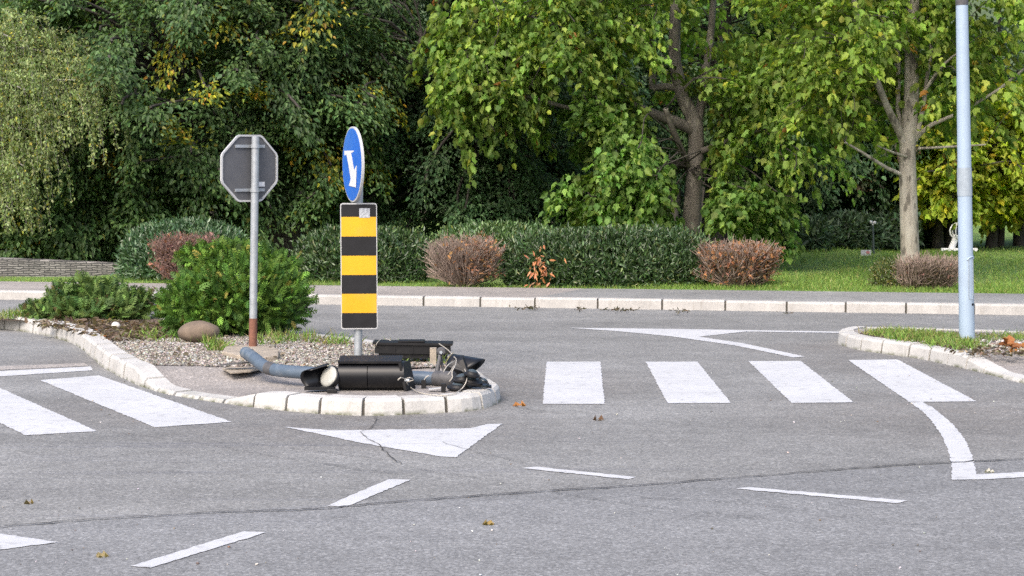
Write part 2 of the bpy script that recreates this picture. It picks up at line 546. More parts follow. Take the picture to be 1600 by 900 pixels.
def crown(seed, centre, radii, n_boughs, per, size, pal, accents=(), blen=(.7, 1.3), droop=.35, rmin=.45, zmin=.5, thick=.1, cut=None, spread_out=1.0, flip=.35, zfull=6.2):
    rng = np.random.default_rng(seed)
    lv = Leaves(); lob = Lobes(rng); anchors = []
    centre = np.array(centre); radii = np.array(radii)
    k = 0
    while k < n_boughs:
        d = rng.standard_normal(3); d /= np.linalg.norm(d)
        r = rmin + (1.02 - rmin) * rng.random() ** .6
        p = centre + d * radii * r * lob(d)
        if p[2] < zmin or (cut and cut(p)):
            continue
        k += 1
        out = d * (1, 1, .35) + np.array((0, 0, -.1)) + rng.standard_normal(3) * .35
        ln = rng.uniform(*blen)
        pl = pal
        for (prob, ap) in accents:
            if rng.random() < prob:
                pl = ap
        tint = 1 + .16 * rng.standard_normal()
        pl = [(w, (c[0] * tint, c[1] * tint, c[2] * tint)) for w, c in pl]
        n = int(per * ln * rng.uniform(.75, 1.25)); sz = size
        if p[2] > zfull:
            n = n // 4; sz = size * 1.45
        bough(lv, p, out, ln, ln * .5, n, sz, pl, droop, thick, rng, flip)
        anchors.append((Vector(p), Vector(out)))
    return lv, anchors

def skeleton(mb, limbs):
    """limbs: list of (points, r0, r1); returns sample points with radius"""
    smp = []
    for pts, r0, r1, n in limbs:
        sp = smooth_path(pts, .25)
        m = len(sp)
        rr = [r0 + (r1 - r0) * (i / (m - 1)) for i in range(m)]
        mb.tube(sp, rr, n)
        smp += list(zip(sp, rr))
    return smp

def twigs(mb, smp, anchors, rng, rbase=.016, share=1.0, maxd=3.5):
    lim = [q for q in smp if q[1] < .075] or smp
    smp = lim if len(lim) > 12 else smp
    S = np.array([tuple(p) for p, r in smp])
    for (p, out) in anchors:
        if rng.random() > share:
            continue
        pa = np.array(p)
        dd = np.linalg.norm(S - pa, axis=1) + np.clip(S[:, 2] - pa[2] + .1, 0, 9) * 1.6
        j = int(np.argmin(dd)); q = smp[j][0]
        ln = (p - q).length
        if ln > maxd:
            continue
        md = (p + q) / 2 + Vector(tuple(rng.standard_normal(3) * .07 * ln)) + Vector((0, 0, .1 * ln))
        o = out.normalized()
        mb.tube(smooth_path([q, md, p, p + o * .3 - Vector((0, 0, .08))], .35), [rbase * (1 + .35 * ln) * (1 - .85 * i / 40) for i in range(len(smooth_path([q, md, p, p + o * .3 - Vector((0, 0, .08))], .35)))], 4, cap=False)

GREEN_DARK = [(3, (.062, .118, .042)), (4, (.085, .156, .052)), (2, (.12, .20, .064)), (.25, (.16, .18, .03))]
GREEN_COOL = [(3, (.056, .114, .050)), (4, (.078, .15, .064)), (2, (.11, .185, .082))]
YELLOW = [(1.6, (.42, .40, .04)), (2, (.28, .31, .04)), (2.5, (.11, .18, .05)), (.5, (.50, .30, .04))]
ORANGE = [(2, (.48, .25, .04)), (.7, (.38, .15, .04)), (1.6, (.40, .34, .04)), (3, (.10, .17, .05))]
PLANE = [(3, (.15, .25, .055)), (4, (.21, .325, .07)), (2, (.29, .40, .085)), (.5, (.30, .34, .05)), (.03, (.38, .17, .05))]
PLANE_LOW = [(3, (.125, .235, .06)), (4, (.175, .30, .072)), (2, (.235, .35, .085))]
PLANE_B = [(3, (.17, .265, .055)), (4, (.235, .34, .065)), (2, (.31, .41, .08)), (.4, (.36, .38, .06)), (.05, (.40, .20, .05))]
YG = [(3, (.34, .44, .06)), (3, (.42, .49, .06)), (2, (.28, .38, .05)), (1, (.48, .44, .04))]
BIRCH = [(3, (.22, .29, .11)), (3, (.29, .36, .15)), (2, (.16, .225, .08)), (.4, (.40, .38, .07))]

# ------------------------------------------------------------------ ground, road, pavement
sheet('ground', [(-300, -60, -.06), (300, -60, -.06), (300, 500, -.06), (-300, 500, -.06)], M['earth'], 'brown earth reaching to the horizon', 'ground')

KA, KB = P(0, 468), P(1600, 492.5)                      # foot of the far kerb
kd = (KB - KA).normalized(); kn = Vector((-kd.y, kd.x, 0))
def KP(s, off=0, z=0):                                   # along and behind the far kerb
    q = KA + kd * s + kn * off
    return Vector((q.x, q.y, z))
sheet('road', [(-60, -30, 0), (60, -30, 0), KP(58, .05), KP(-52, .05)], M['asphalt'], 'worn grey asphalt of the road junction', 'road')

B0, B1 = P(0, 439.5, .12), P(1600, 459, .12)             # back edge of the pavement
bd = (B1 - B0).normalized()
def BP(s, z=.12, off=0):
    q = B0 + bd * s + Vector((-bd.y, bd.x, 0)) * off
    return Vector((q.x, q.y, z))
sj = (P(905, 455, .12) - B0).dot(bd)
sk = (P(830, 466, .12) - KA).dot(kd)
mb = MB(); mb.add([KP(-52, .12, .115), KP(sk, .12, .115), BP(sj), BP(-52)], [(0, 1, 2, 3)])
tag(mb.build('pavement', M['pave_pale']), 'pale concrete stretch of the far pavement', 'pavement', kind='structure')
mb = MB(); mb.add([KP(sk, .12, .1155), KP(58, .12, .1155), BP(58, .1205), BP(sj, .1205)], [(0, 1, 2, 3)])
tag(mb.build('pavement', M['pave_grey']), 'grey asphalt stretch of the far pavement', 'pavement', kind='structure')
# lawn with a gentle unevenness
nx, ny = 90, 60
mb = MB(); vs = []
for j in range(ny + 1):
    for i in range(nx + 1):
        s = -45 + 105 * i / nx; o = (j / ny) ** 1.6 * 60
        q = BP(s, .10, o)
        q.z = .105 + .05 * math.sin(q.x * .9 + q.y * .4) * min(1, o / 2) + .03 * math.sin(q.x * 2.3 - q.y) * min(1, o / 2)
        vs.append(q)
mb.add(vs, [(j * (nx + 1) + i, j * (nx + 1) + i + 1, (j + 1) * (nx + 1) + i + 1, (j + 1) * (nx + 1) + i) for j in range(ny) for i in range(nx)], True)
tag(mb.build('lawn', M['lawn']), 'green park lawn behind the far pavement', 'lawn', kind='structure')

# ------------------------------------------------------------------ kerbs
def kerb_run(name, pts, heights, block, width, mat, label, lean=.03, seed=1, inward=1):
    rnd = random.Random(seed)
    path = [Vector((p.x, p.y, 0)) for p in pts]
    acc = [0]
    for a_, b_ in zip(path, path[1:]):
        acc.append(acc[-1] + (b_ - a_).length)
    hs = []
    def at(s):
        s = min(max(s, 0), acc[-1] - 1e-6)
        i = max(k for k in range(len(acc) - 1) if acc[k] <= s)
        t = (s - acc[i]) / max(acc[i + 1] - acc[i], 1e-9)
        p = path[i].lerp(path[i + 1], t)
        i0, i1 = max(i - 1, 0), min(i + 2, len(path) - 1)
        d = (path[i1] - path[i0]).normalized()
        h = heights(s / acc[-1]) if callable(heights) else heights
        return p, Vector((-d.y, d.x, 0)) * inward, h
    def section(s, inset, dz=0, dn=0):
        p, n, h = at(s)
        h = h - inset + dz
        prof = [(inset, -.05), (inset + lean, h - .022), (inset + lean + .02, h), (width - inset, h + .004 - inset * .2), (width - inset, -.05)]
        return [p + n * (x + dn) + Vector((0, 0, z)) for x, z in prof]
    mb = MB(); s = 0
    while s < acc[-1] - .02:
        e = min(s + block * rnd.uniform(.92, 1.1), acc[-1])
        if acc[-1] - e < block * .4:
            e = acc[-1]
        dz, dn = rnd.uniform(-.006, .005), rnd.uniform(-.006, .006)
        m = max(2, int((e - s) / .12)); vs = []
        for k in range(m + 1):
            vs += section(s + .013 + (e - s - .026) * k / m, 0, dz, dn)
        fs = []
        for k in range(m):
            for q in range(5):
                q2 = (q + 1) % 5
                fs.append((k * 5 + q, k * 5 + q2, k * 5 + 5 + q2, k * 5 + 5 + q))
        fs += [(4, 3, 2, 1, 0), tuple(m * 5 + q for q in range(5))]
        mb.add(vs, fs)
        s = e
    o = mb.build(name, mat)
    j = MB(); m = max(4, int(acc[-1] / .15)); vs = []
    for k in range(m + 1):
        vs += section(acc[-1] * k / m, .012)
    fs = []
    for k in range(m):
        for q in range(5):
            q2 = (q + 1) % 5
            fs.append((k * 5 + q, k * 5 + q2, k * 5 + 5 + q2, k * 5 + 5 + q))
    j.add(vs, fs)
    j.build('kerb_joint', M['mortar'], o)
    return tag(o, label, 'kerb', kind='structure')

kerb_run('kerb', [KP(s) for s in np.arange(-40, 50.1, .5)], .125, .76, .13, M['kerb_far'], 'long straight grey stone kerb of the far pavement', .006, 3)

# traffic island on the left: outer foot of its kerb
near = [(-260, 504), (-120, 508), (0, 514), (58, 522), (91, 530), (119, 540), (140, 557), (162, 575), (195, 593), (224, 606), (260, 617), (320, 627), (385, 635.5), (440, 641.5), (502, 647), (585, 650), (655, 647), (732, 643), (762, 637), (779, 630), (784, 624)]
far_top = [(778, 597), (768, 589), (740, 573), (690, 551), (585, 531), (450, 516), (350, 504), (240, 494), (100, 489), (0, 487), (-150, 484), (-260, 483)]
npts = [P(u, v, 0) for u, v in near]
fpts = [P(u, v, .12) for u, v in far_top]
island_path = smooth_path(npts + fpts, .1)
def path_len(ps):
    return sum((b_ - a_).to_2d().length for a_, b_ in zip(ps, ps[1:]))
LT = path_len(island_path)
def frac_at(pt):
    best, acc, out = 9e9, 0, 0
    for a_, b_ in zip(island_path, island_path[1:]):
        d = (a_ - pt).to_2d().length
        if d < best:
            best, out = d, acc / LT
        acc += (b_ - a_).to_2d().length
    return out
f0, f1, f2, f3 = (frac_at(P(u, v)) for u, v in ((205, 597), (238, 610), (345, 630), (402, 637)))
def island_h(t):
    if t < f0: return .145
    if t < f1: return .145 + (.03 - .145) * (t - f0) / (f1 - f0)
    if t < f2: return .03
    if t < f3: return .03 + (.118 - .03) * (t - f2) / (f3 - f2)
    return .12
kerb_run('kerb', island_path, island_h, .34, .19, M['kerb'], 'white stone kerb around the traffic island with a dropped crossing', .022, 5)

def inner(path, off):
    out = []
    for i, p in enumerate(path):
        d = (path[min(i + 1, len(path) - 1)] - path[max(i - 1, 0)]); d.z = 0; d.normalize()
        out.append(p + Vector((-d.y, d.x, 0)) * off)
    return out
def island_sheet(name, path, hfun, drop, off, mat, label, centre_z, cat):
    """surface inside a kerb, following the kerb's height at the edge"""
    lens = [0]
    for a_, b_ in zip(path, path[1:]):
        lens.append(lens[-1] + (b_ - a_).to_2d().length)
    inn = inner(path, off)
    outer = [Vector((p.x, p.y, hfun(l / lens[-1]) - drop)) for p, l in zip(inn, lens)]
    bm = bmesh.new()
    vv = [bm.verts.new(p) for p in outer]
    edges = [bm.edges.new((vv[i], vv[(i + 1) % len(vv)])) for i in range(len(vv))]
    bmesh.ops.triangle_fill(bm, use_beauty=True, use_dissolve=False, edges=edges)
    for f in bm.faces:
        if f.normal.z < 0: f.normal_flip()
    me = bpy.data.meshes.new(name); bm.to_mesh(me); bm.free()
    me.materials.append(mat)
    return tag(put(name, me), label, cat, kind='structure')
sub = island_path[::3]
island_sheet('island_paving', sub, lambda t: min(island_h(t), .12), .006, .18, M['island_asphalt'], 'warm grey asphalt paving on the nose of the traffic island', .12, 'paving')

# gravel bed and leaf litter on the island (thin raised sheets)
def ground_patch(name, px, z, mat, label, cat, jitter=.05):
    pts = smooth_path([P(q[0], q[1], q[2] if len(q) > 2 else z) for q in list(px) + [px[0]]], .25)[:-1]
    rnd = random.Random(len(px))
    mb = MB()
    c = sum(pts, Vector()) / len(pts)
    vs = [c] + [p + Vector((rnd.uniform(-jitter, jitter), rnd.uniform(-jitter, jitter) * 2, 0)) for p in pts]
    mb.add(vs, [(0, 1 + i, 1 + (i + 1) % len(pts)) for i in range(len(pts))])
    o = mb.build(name, mat)
    if o.data.polygons[0].normal.z < 0: o.data.flip_normals()
    return tag(o, label, cat, kind='structure')
gravel_px = [(168, 541), (205, 560), (240, 570), (330, 573), (430, 574), (520, 574), (640, 574), (722, 574), (728, 566), (690, 556), (600, 540), (480, 524), (430, 518), (330, 512), (240, 520), (190, 530)]
ground_patch('gravel_bed', gravel_px, .1185, M['grit'], 'pale grit of the gravel bed on the traffic island', 'gravel')
soil_px = [(-200, 492), (-60, 495), (30, 500), (100, 508), (148, 521), (180, 534), (240, 529), (300, 520), (400, 517), (440, 516), (350, 507), (240, 499), (100, 494), (0, 490.5), (-180, 488)]
ground_patch('soil_bed', soil_px, .1225, M['soil'], 'brown soil with leaf litter on the traffic island', 'soil')

# right island
rnear = [(2050, 665), (1900, 645), (1700, 616), (1600, 600), (1575, 594), (1534, 583), (1493, 573), (1465, 567), (1435, 560.6), (1404, 556), (1374, 552), (1346, 548), (1323, 542.5), (1310, 537.5), (1307, 533)]
rfar = [(1314, 513.5), (1325, 510.5), (1350, 510), (1450, 512.5), (1600, 517), (1800, 523), (2050, 531)]
rpath = smooth_path(list(reversed([P(u, v, .12) for u, v in rfar])) + list(reversed([P(u, v, 0) for u, v in rnear])), .1)
RL = path_len(rpath)
def rfrac(pt):
    best, acc, out = 9e9, 0, 0
    for a_, b_ in zip(rpath, rpath[1:]):
        d = (a_ - pt).to_2d().length
        if d < best: best, out = d, acc / RL
        acc += (b_ - a_).to_2d().length
    return out
g0, g1 = rfrac(P(1500, 575)), rfrac(P(1550, 587))
def right_h(t):
    if t < g0: return .125
    if t < g1: return .125 + (.03 - .125) * (t - g0) / (g1 - g0)
    return .03
kerb_run('kerb', rpath, right_h, .37, .17, M['kerb'], 'white stone kerb around the island with the lamp post', .024, 8)
island_sheet('island_paving', rpath[::3], right_h, .010, .14, M['island_asphalt'], 'warm grey asphalt paving on the lamp post island', .12, 'paving')
ground_patch('soil_bed', [(1345, 521), (1375, 527), (1420, 533.5), (1470, 541), (1505, 548, .11), (1550, 558, .07), (1640, 568, .045), (1750, 576, .045), (1900, 580, .045), (1900, 532), (1700, 524), (1600, 522), (1450, 518), (1350, 518)], .122, M['soil'], 'brown soil strip under the lamp post', 'soil', .03)

# ------------------------------------------------------------------ road markings and cracks
def marking(name, px, label):
    rnd = random.Random(len(label)); pts = [P(u, v, .004) for u, v in px]; out = []
    for a_, b_ in zip(pts, pts[1:] + pts[:1]):           # slightly ragged edges
        n = max(1, int((b_ - a_).length / .035))
        for k in range(n):
            j = 0 if k == 0 else .006
            out.append(a_.lerp(b_, k / n) + Vector((rnd.uniform(-j, j), rnd.uniform(-j, j) * 1.6, 0)))
    return sheet(name, out, M['paint'], label, 'road marking')
for k, px in enumerate([
    [(854, 565), (938, 565), (945, 631), (848, 631)],
    [(1009, 565), (1090, 565), (1142, 629.5), (1043, 630)],
    [(1169, 564), (1251, 564), (1334, 628.5), (1237, 629.5)],
    [(1325, 562.5), (1402, 561.5), (1526, 627), (1421, 628)]]):
    marking('crosswalk_stripe', px, ['white crossing stripe beside the nose of the island', 'second white crossing stripe from the traffic island', 'third white crossing stripe from the traffic island', 'white crossing stripe touching the curved edge line'][k])
marking('crosswalk_stripe', [(62, 594), (155, 586.5), (362, 659), (242, 667.5)], 'white crossing stripe against the dropped kerb')
marking('crosswalk_stripe', [(-105, 610), (-12, 601), (152, 673.5), (40, 680)], 'white crossing stripe farther from the dropped kerb')
marking('crosswalk_stripe', [(-280, 627), (-190, 617), (-60, 690), (-180, 700)], 'white crossing stripe farthest from the dropped kerb')
tag(sheet('old_marking', [P(u, v, .003) for u, v in ((-200, 590), (-200, 583), (0, 572), (132, 567), (138, 571.5), (0, 578))], M['pave_pale'], 'faded older line beside the white line of the left lane', 'road marking'))
marking('stop_line', [(-200, 598), (-200, 588), (0, 580), (142, 572.5), (145, 578.5), (0, 588)], 'white line across the lane before the left crossing')
marking('edge_line', [(1421, 628.5), (1441, 628), (1458, 637), (1473, 649), (1489, 663), (1502, 678), (1512, 695), (1519, 713), (1526, 741), (1600, 737.5), (1700, 733), (1700, 741), (1600, 745.5), (1527, 749), (1488, 749.5), (1487, 730), (1484, 712), (1478, 695), (1470, 678), (1459, 662), (1446, 647), (1434, 637)], 'curved white edge line running on as a straight line')
marking('dash_line', [(815, 731.5), (837, 729), (994, 745.3), (982, 748.7)], 'short white dash below the right crossing')
marking('dash_line', [(1149, 763.5), (1170, 761), (1419, 782), (1400, 786)], 'long thin white dash past the seam in the asphalt')
marking('dash_line', [(511, 790), (607, 748.5), (641, 749.5), (542, 791.5)], 'white dash below the give way triangle')
marking('dash_line', [(204, 884), (382, 830), (416, 831.5), (236, 886.7)], 'lowest white dash of the junction')
marking('triangle_marking', [(445, 667), (520, 672.5), (735, 669), (760, 662.5), (785, 662), (713, 714), (688, 713), (560, 691)], 'white triangle before the island nose')
marking('triangle_marking', [(-200, 822), (0, 833.5), (92, 847), (0, 858.5), (-200, 870)], 'white pointed marking cut by the picture edge')
marking('arrow_marking', [(886, 512), (1060, 514), (1312, 518), (1312, 520.2), (1166, 518), (1092, 526), (1160, 536), (1258, 557), (1240, 558.5), (1150, 540), (1050, 525.5), (960, 517)], 'long white pointed marking beyond the right crossing')
marking('edge_line', [(1312, 517), (1900, 527), (1900, 530), (1312, 520)], 'thin white line behind the lamp post island')

def crack(px, w, z, label, seed):
    rnd = random.Random(seed)
    pts = smooth_path([P(u, v, z) for u, v in px], .07)
    mb = MB(); vs = []
    for i, p in enumerate(pts):
        d = (pts[min(i + 1, len(pts) - 1)] - pts[max(i - 1, 0)]).normalized(); n = Vector((-d.y, d.x, 0))
        c = p + n * rnd.uniform(-.016, .016); ww = w * rnd.uniform(.35, 1.3)
        vs += [c - n * ww / 2, c + n * ww / 2]
    mb.add(vs, [(2 * i, 2 * i + 2, 2 * i + 3, 2 * i + 1) for i in range(len(pts) - 1)])
    o = mb.build('road_crack', M['crack'])
    tag(o, label, 'crack', kind='structure')
crack([(-100, 829), (0, 822), (150, 810), (330, 800), (480, 795), (620, 783), (800, 770), (1000, 757), (1200, 741), (1400, 726), (1600, 716), (1720, 708)], .019, .0085, 'long dark seam running across the near asphalt', 1)
crack([(587, 650), (583, 664), (566, 674), (572, 682), (590, 694), (604, 708), (626, 724)], .007, .0085, 'jagged crack from the kerb through the white triangle', 2)
crack([(800, 632), (830, 640), (868, 642)], .008, .0085, 'hairline crack beside the island nose', 4)
for k, (px, lab) in enumerate((
        ([(860, 768), (1000, 789), (1100, 799), (1260, 815)], 'hairline crack running right below the seam'), ([(1380, 816), (1480, 819), (1600, 825)], 'hairline crack low beside the picture edge'),
        ([(330, 688), (450, 699), (600, 717)], 'hairline crack left of the white triangle'), ([(160, 672), (300, 690), (440, 714), (620, 740)], 'hairline crack below the left crossing'),
        ([(1000, 776), (1110, 781), (1240, 792)], 'short hairline crack left of the long dash'), ([(640, 730), (720, 742), (790, 752)], 'short hairline crack right of the jagged crack'))):
    crack(px, .005, .0085, lab, 20 + k)
crack([(690, 690), (800, 718), (980, 742), (1120, 750)], .004, .0085, 'hairline crack below the right crossing', 6)

# ------------------------------------------------------------------ gravel and litter scattered on the islands
def in_poly(x, y, poly):
    c = False
    for i in range(len(poly)):
        x1, y1 = poly[i]; x2, y2 = poly[i - 1]
        if (y1 > y) != (y2 > y) and x < (x2 - x1) * (y - y1) / (y2 - y1) + x1:
            c = not c
    return c
def scatter(px, z, n, rng):
    poly = [(q.x, q.y) for q in (P(u, v, z) for u, v in px)]
    xs = [a_ for a_, _ in poly]; ys = [b_ for _, b_ in poly]
    out = []
    while len(out) < n:
        x, y = rng.uniform(min(xs), max(xs)), rng.uniform(min(ys), max(ys))
        if in_poly(x, y, poly): out.append((x, y, z))
    return np.array(out)
oc = [(-.5, 0, 0), (.5, 0, 0), (0, -.38, 0), (0, .38, 0), (.22, .22, .26), (-.2, -.2, .25), (.25, -.2, .22), (-.24, .22, .2), (.3, .25, -.1), (-.3, -.25, -.1)]
bm = bmesh.new()
for p in oc: bm.verts.new(p)
bmesh.ops.convex_hull(bm, input=bm.verts)
bm.verts.ensure_lookup_table(); bm.verts.index_update()
tpl('pebble', [tuple(v.co) for v in bm.verts], [tuple(v.index for v in f.verts) for f in bm.faces]); bm.free()
def pebbles(name, px, z, n, size, pal, label):
    rng = np.random.default_rng(n)
    p = scatter(px, z, n, rng); lv = Leaves()
    d = rng.standard_normal((n, 3)) * (1, 1, .25); nn = np.tile((0, 0, 1.), (n, 1)) + rng.standard_normal((n, 3)) * .4
    p[:, 2] += .004
    lv.add(p, d, nn, size * (.4 + 1.1 * rng.random(n) ** 2), colours(n, pal, .18, rng))
    return tag(lv.build(name, 'pebble', M['pebble']), label, 'gravel', kind='stuff')
STONE = [(4, (.31, .29, .26)), (3, (.23, .21, .185)), (1.6, (.43, .42, .40)), (2.2, (.12, .108, .09)), (1, (.25, .205, .16))]
pebbles('gravel', gravel_px, .121, 19000, .027, STONE, 'pale pebbles spread over the traffic island bed')
pebbles('gravel', [(1480, 536), (1520, 540), (1640, 550), (1660, 540), (1560, 530), (1500, 529)], .132, 500, .045, STONE, 'pale pebbles around the lamp post foot')
pebbles('gravel', [(1350, 519), (1420, 533), (1470, 541), (1560, 555), (1700, 555), (1600, 523), (1450, 518)], .132, 700, .03, STONE, 'sparse pebbles in the soil of the lamp post island')
LITTER = [(3, (.14, .105, .078)), (2, (.22, .175, .13)), (2, (.085, .066, .05)), (1, (.30, .25, .19)), (.15, (.28, .14, .05))]
def litter(px, z, n, size, label):
    rng = np.random.default_rng(n + 1); p = scatter(px, z, n, rng); lv = Leaves()
    p[:, 2] += .01 * rng.random(n)
    lv.add(p, rng.standard_normal((n, 3)) * (1, 1, .25), np.tile((0, 0, 1.), (n, 1)) + rng.standard_normal((n, 3)) * .5, size * (.5 + .8 * rng.random(n)), colours(n, LITTER, .2, rng))
    tag(lv.build('leaf_litter', 'ovate', M['leaf']), label, 'leaf litter', kind='stuff')
litter([(40, 506), (120, 518), (165, 534), (240, 530), (330, 522), (420, 517), (300, 508), (100, 497)], .136, 1500, .07, 'dry brown leaf litter under the island bushes')
litter([(1480, 545), (1520, 556), (1640, 556), (1640, 543), (1540, 536)], .136, 260, .06, 'dry leaf litter beside the lamp post')
litter(gravel_px, .15, 160, .05, 'a few dry leaves on the island gravel')

GRASS = [(3, (.12, .225, .04)), (3, (.18, .29, .055)), (2, (.24, .34, .085)), (.8, (.30, .30, .10))]
def grass(pts, h, name, label, pal=GRASS, lean=.5, seed=1):
    rng = np.random.default_rng(seed); n = len(pts); lv = Leaves()
    d = np.tile((0, 0, 1.), (n, 1)) + rng.standard_normal((n, 3)) * (lean, lean, .1)
    lv.add(pts, d, rng.standard_normal((n, 3)), h * (.5 + .9 * rng.random(n)), colours(n, pal, .2, rng))
    return tag(lv.build(name, 'blade', M['grass']), label, 'grass', kind='stuff')
rng = np.random.default_rng(5)
def lawn_pts(n, s0, s1, o0, o1, power=1.0):
    s = rng.uniform(s0, s1, n); o = o0 + (o1 - o0) * rng.random(n) ** power
    base = np.array(B0)[None] + np.outer(s, np.array(bd)) + np.outer(o, (-bd.y, bd.x, 0))
    w = np.minimum(1, o / 2)
    base[:, 2] = .10 + w * (.05 * np.sin(base[:, 0] * .9 + base[:, 1] * .4) + .03 * np.sin(base[:, 0] * 2.3 - base[:, 1]))
    return base
verge = lawn_pts(15000, -1, 18, -.06, 1.3, 1.4)
grass(verge, .06, 'grass', 'short bright grass of the verge along the far pavement', seed=2)
grass(lawn_pts(60000, 9.5, 19, .3, 14, 1.5), .075, 'grass', 'lawn grass of the park beyond the far pavement', seed=3)
def tufts(px, z, k, per, rad):
    c = scatter(px, z, k, rng)
    return (c[:, None] + rng.standard_normal((k, per, 3)) * (rad, rad, 0)).reshape(-1, 3)
ISG = GRASS + [(2, (.22, .20, .09))]
grass(np.concatenate([tufts([(400, 519), (470, 524), (560, 534), (560, 542), (450, 534), (400, 526)], .13, 26, 14, .06),
                      tufts([(190, 528), (240, 535), (300, 535), (300, 525), (230, 522)], .13, 9, 14, .06),
                      tufts([(322, 535), (338, 549), (352, 545), (340, 532)], .13, 4, 60, .05),
                      tufts([(400, 520), (405, 545), (440, 540), (435, 518)], .13, 5, 30, .05),
                      tufts([(590, 540), (700, 560), (700, 570), (600, 560)], .13, 14, 14, .06),
                      tufts([(0, 492), (40, 494), (60, 498), (0, 498)], .13, 12, 30, .06)]), .10, 'grass', 'grass tufts growing through the traffic island gravel', ISG, .6, 4)
grass(np.concatenate([tufts([(1350, 519), (1400, 531), (1470, 541), (1515, 549), (1530, 540), (1490, 528), (1420, 518)], .13, 110, 34, .06),
                      tufts([(1500, 522), (1700, 530), (1700, 540), (1540, 532)], .13, 40, 24, .08)]), .075, 'grass', 'patchy grass on the lamp post island', ISG, .7, 6)

# ------------------------------------------------------------------ stop sign seen from behind
def rounded(c, ax, ay, w, h, r, k=4):
    out = []
    for sx, sy, a0 in ((1, 1, 0), (-1, 1, PI / 2), (-1, -1, PI), (1, -1, 1.5 * PI)):
        for i in range(k + 1):
            a = a0 + PI / 2 * i / k
            out.append(c + ax * (sx * (w / 2 - r) + r * math.cos(a)) + ay * (sy * (h / 2 - r) + r * math.sin(a)))
    return out

Y1 = P(395, 545, .14).y
base = A(395, 547, Y1); base.z = .13
st = thing('octagonal_sign', 'grey back of an octagonal road sign on a pole with a rusty foot', 'road sign', base)
top = A(399.2, 213, Y1); foot = A(395, 549, Y1)
r1 = 6.0 / F * Y1
jr = foot.lerp(top, (549 - 497) / (549 - 213))
mb = MB(); mb.tube([jr, top], r1, 16); mb.build('pole', M['galv'], st)
mb = MB(); mb.tube([foot, foot.lerp(jr, .5), jr], [r1 * 1.09] * 3, 16); mb.build('pole_foot', M['rust'], st)['label'] = 'rust brown foot of the pole'
yaw = math.acos(86 / 103.) + math.atan(406 / F)
nb = Vector((math.sin(yaw), -math.cos(yaw), 0))           # the back of the plate looks this way
ax, ay = Vector((math.cos(yaw), math.sin(yaw), 0)), Vector((.012, 0, 1)).normalized()
cc = A(394, 263, Y1) - nb * (r1 + .018)
H = 103 / F * Y1; R8 = H / 2 / math.cos(PI / 8)
def octo(c, R, bev=.14):
    out = []
    for k in range(8):
        a = PI / 8 + k * PI / 4
        for q in (-1, 1):
            b_ = a + q * bev * .35
            out.append(c + (ax * math.cos(b_) + ay * math.sin(b_)) * R * (1 - .004))
    return out
mb = MB(); mb.prism(octo(cc, R8 * .955), nb * .006); mb.build('plate', M['sign_grey'], st)
mb = MB()
o1, o2 = octo(cc - nb * .004, R8), octo(cc - nb * .004, R8 * .945)
n8 = len(o1); dn_ = nb * .022
vs = o1 + o2 + [p + dn_ for p in o1] + [p + dn_ for p in o2]
fs = []
for k in range(n8):
    k2 = (k + 1) % n8
    fs += [(k, k2, 2 * n8 + k2, 2 * n8 + k), (n8 + k2, n8 + k, 3 * n8 + k, 3 * n8 + k2), (2 * n8 + k, 2 * n8 + k2, 3 * n8 + k2, 3 * n8 + k), (k2, k, n8 + k, n8 + k2)]
mb.add(vs, fs); mb.build('rim', M['rim_white'], st)
for v in (228.5, 297):
    pc = A(395, v, Y1); pc = cc + ay * (pc.z - cc.z)
    mb = MB(); mb.frame_box(pc + nb * .016, ax * (20.5 / F * Y1 / math.cos(yaw)), nb * .006, ay * .014)
    off = foot.lerp(top, (549 - v) / 336.)
    cl = mb.build('clamp', M['galv'], st)
    mb = MB(); mb.tube([off + Vector((0, 0, -.016)), off + Vector((0, 0, .016))], r1 * 1.22, 14); mb.build('clamp_ring', M['galv'], cl)
mb = MB(); pc = cc + ax * ((411 - 394) / F * Y1 / math.cos(yaw)) + ay * (A(394, 288, Y1).z - cc.z) + nb * .0085
mb.frame_box(pc, ax * .035, nb * .001, ay * .022); mb.build('sticker', M['sign_white'], st)
# concrete footing of that sign
def rough_slab(name, px, z0, h, mat, label, cat, seed):
    rnd = random.Random(seed); mb = MB()
    pts = [P(u, v, z0) for u, v in px]
    mb.prism([p + Vector((rnd.uniform(-.02, .02), rnd.uniform(-.03, .03), 0)) for p in pts], (0, 0, h))
    o = mb.build(name, mat, bevel=.012)
    if label: tag(o, label, cat)
    return o
rough_slab('concrete_footing', [(349, 560), (372, 566), (405, 569), (438, 568), (438, 558), (425, 552), (380, 550), (352, 551)], .10, .065, M['concrete'], 'rough brown concrete footing under the octagonal sign pole', 'footing', 3)
rough_slab('broken_slab', [(350, 577), (362, 584), (395, 582), (410, 577), (400, 573), (372, 571)], .108, .014, M['concrete'], 'broken flat slab under the bent pole end', 'slab', 4)
mb = MB(); c = P(366, 571, .155)
mb.prism([c + Vector(p) for p in ((-.12, -.05, .0), (.04, -.07, .02), (.14, -.02, .02), (.10, .06, .015), (-.08, .05, .0))], (0, 0, .012))
tag(mb.build('broken_cover', M['tl_end']), 'dark broken cover plate beside the bent pole end', 'debris')

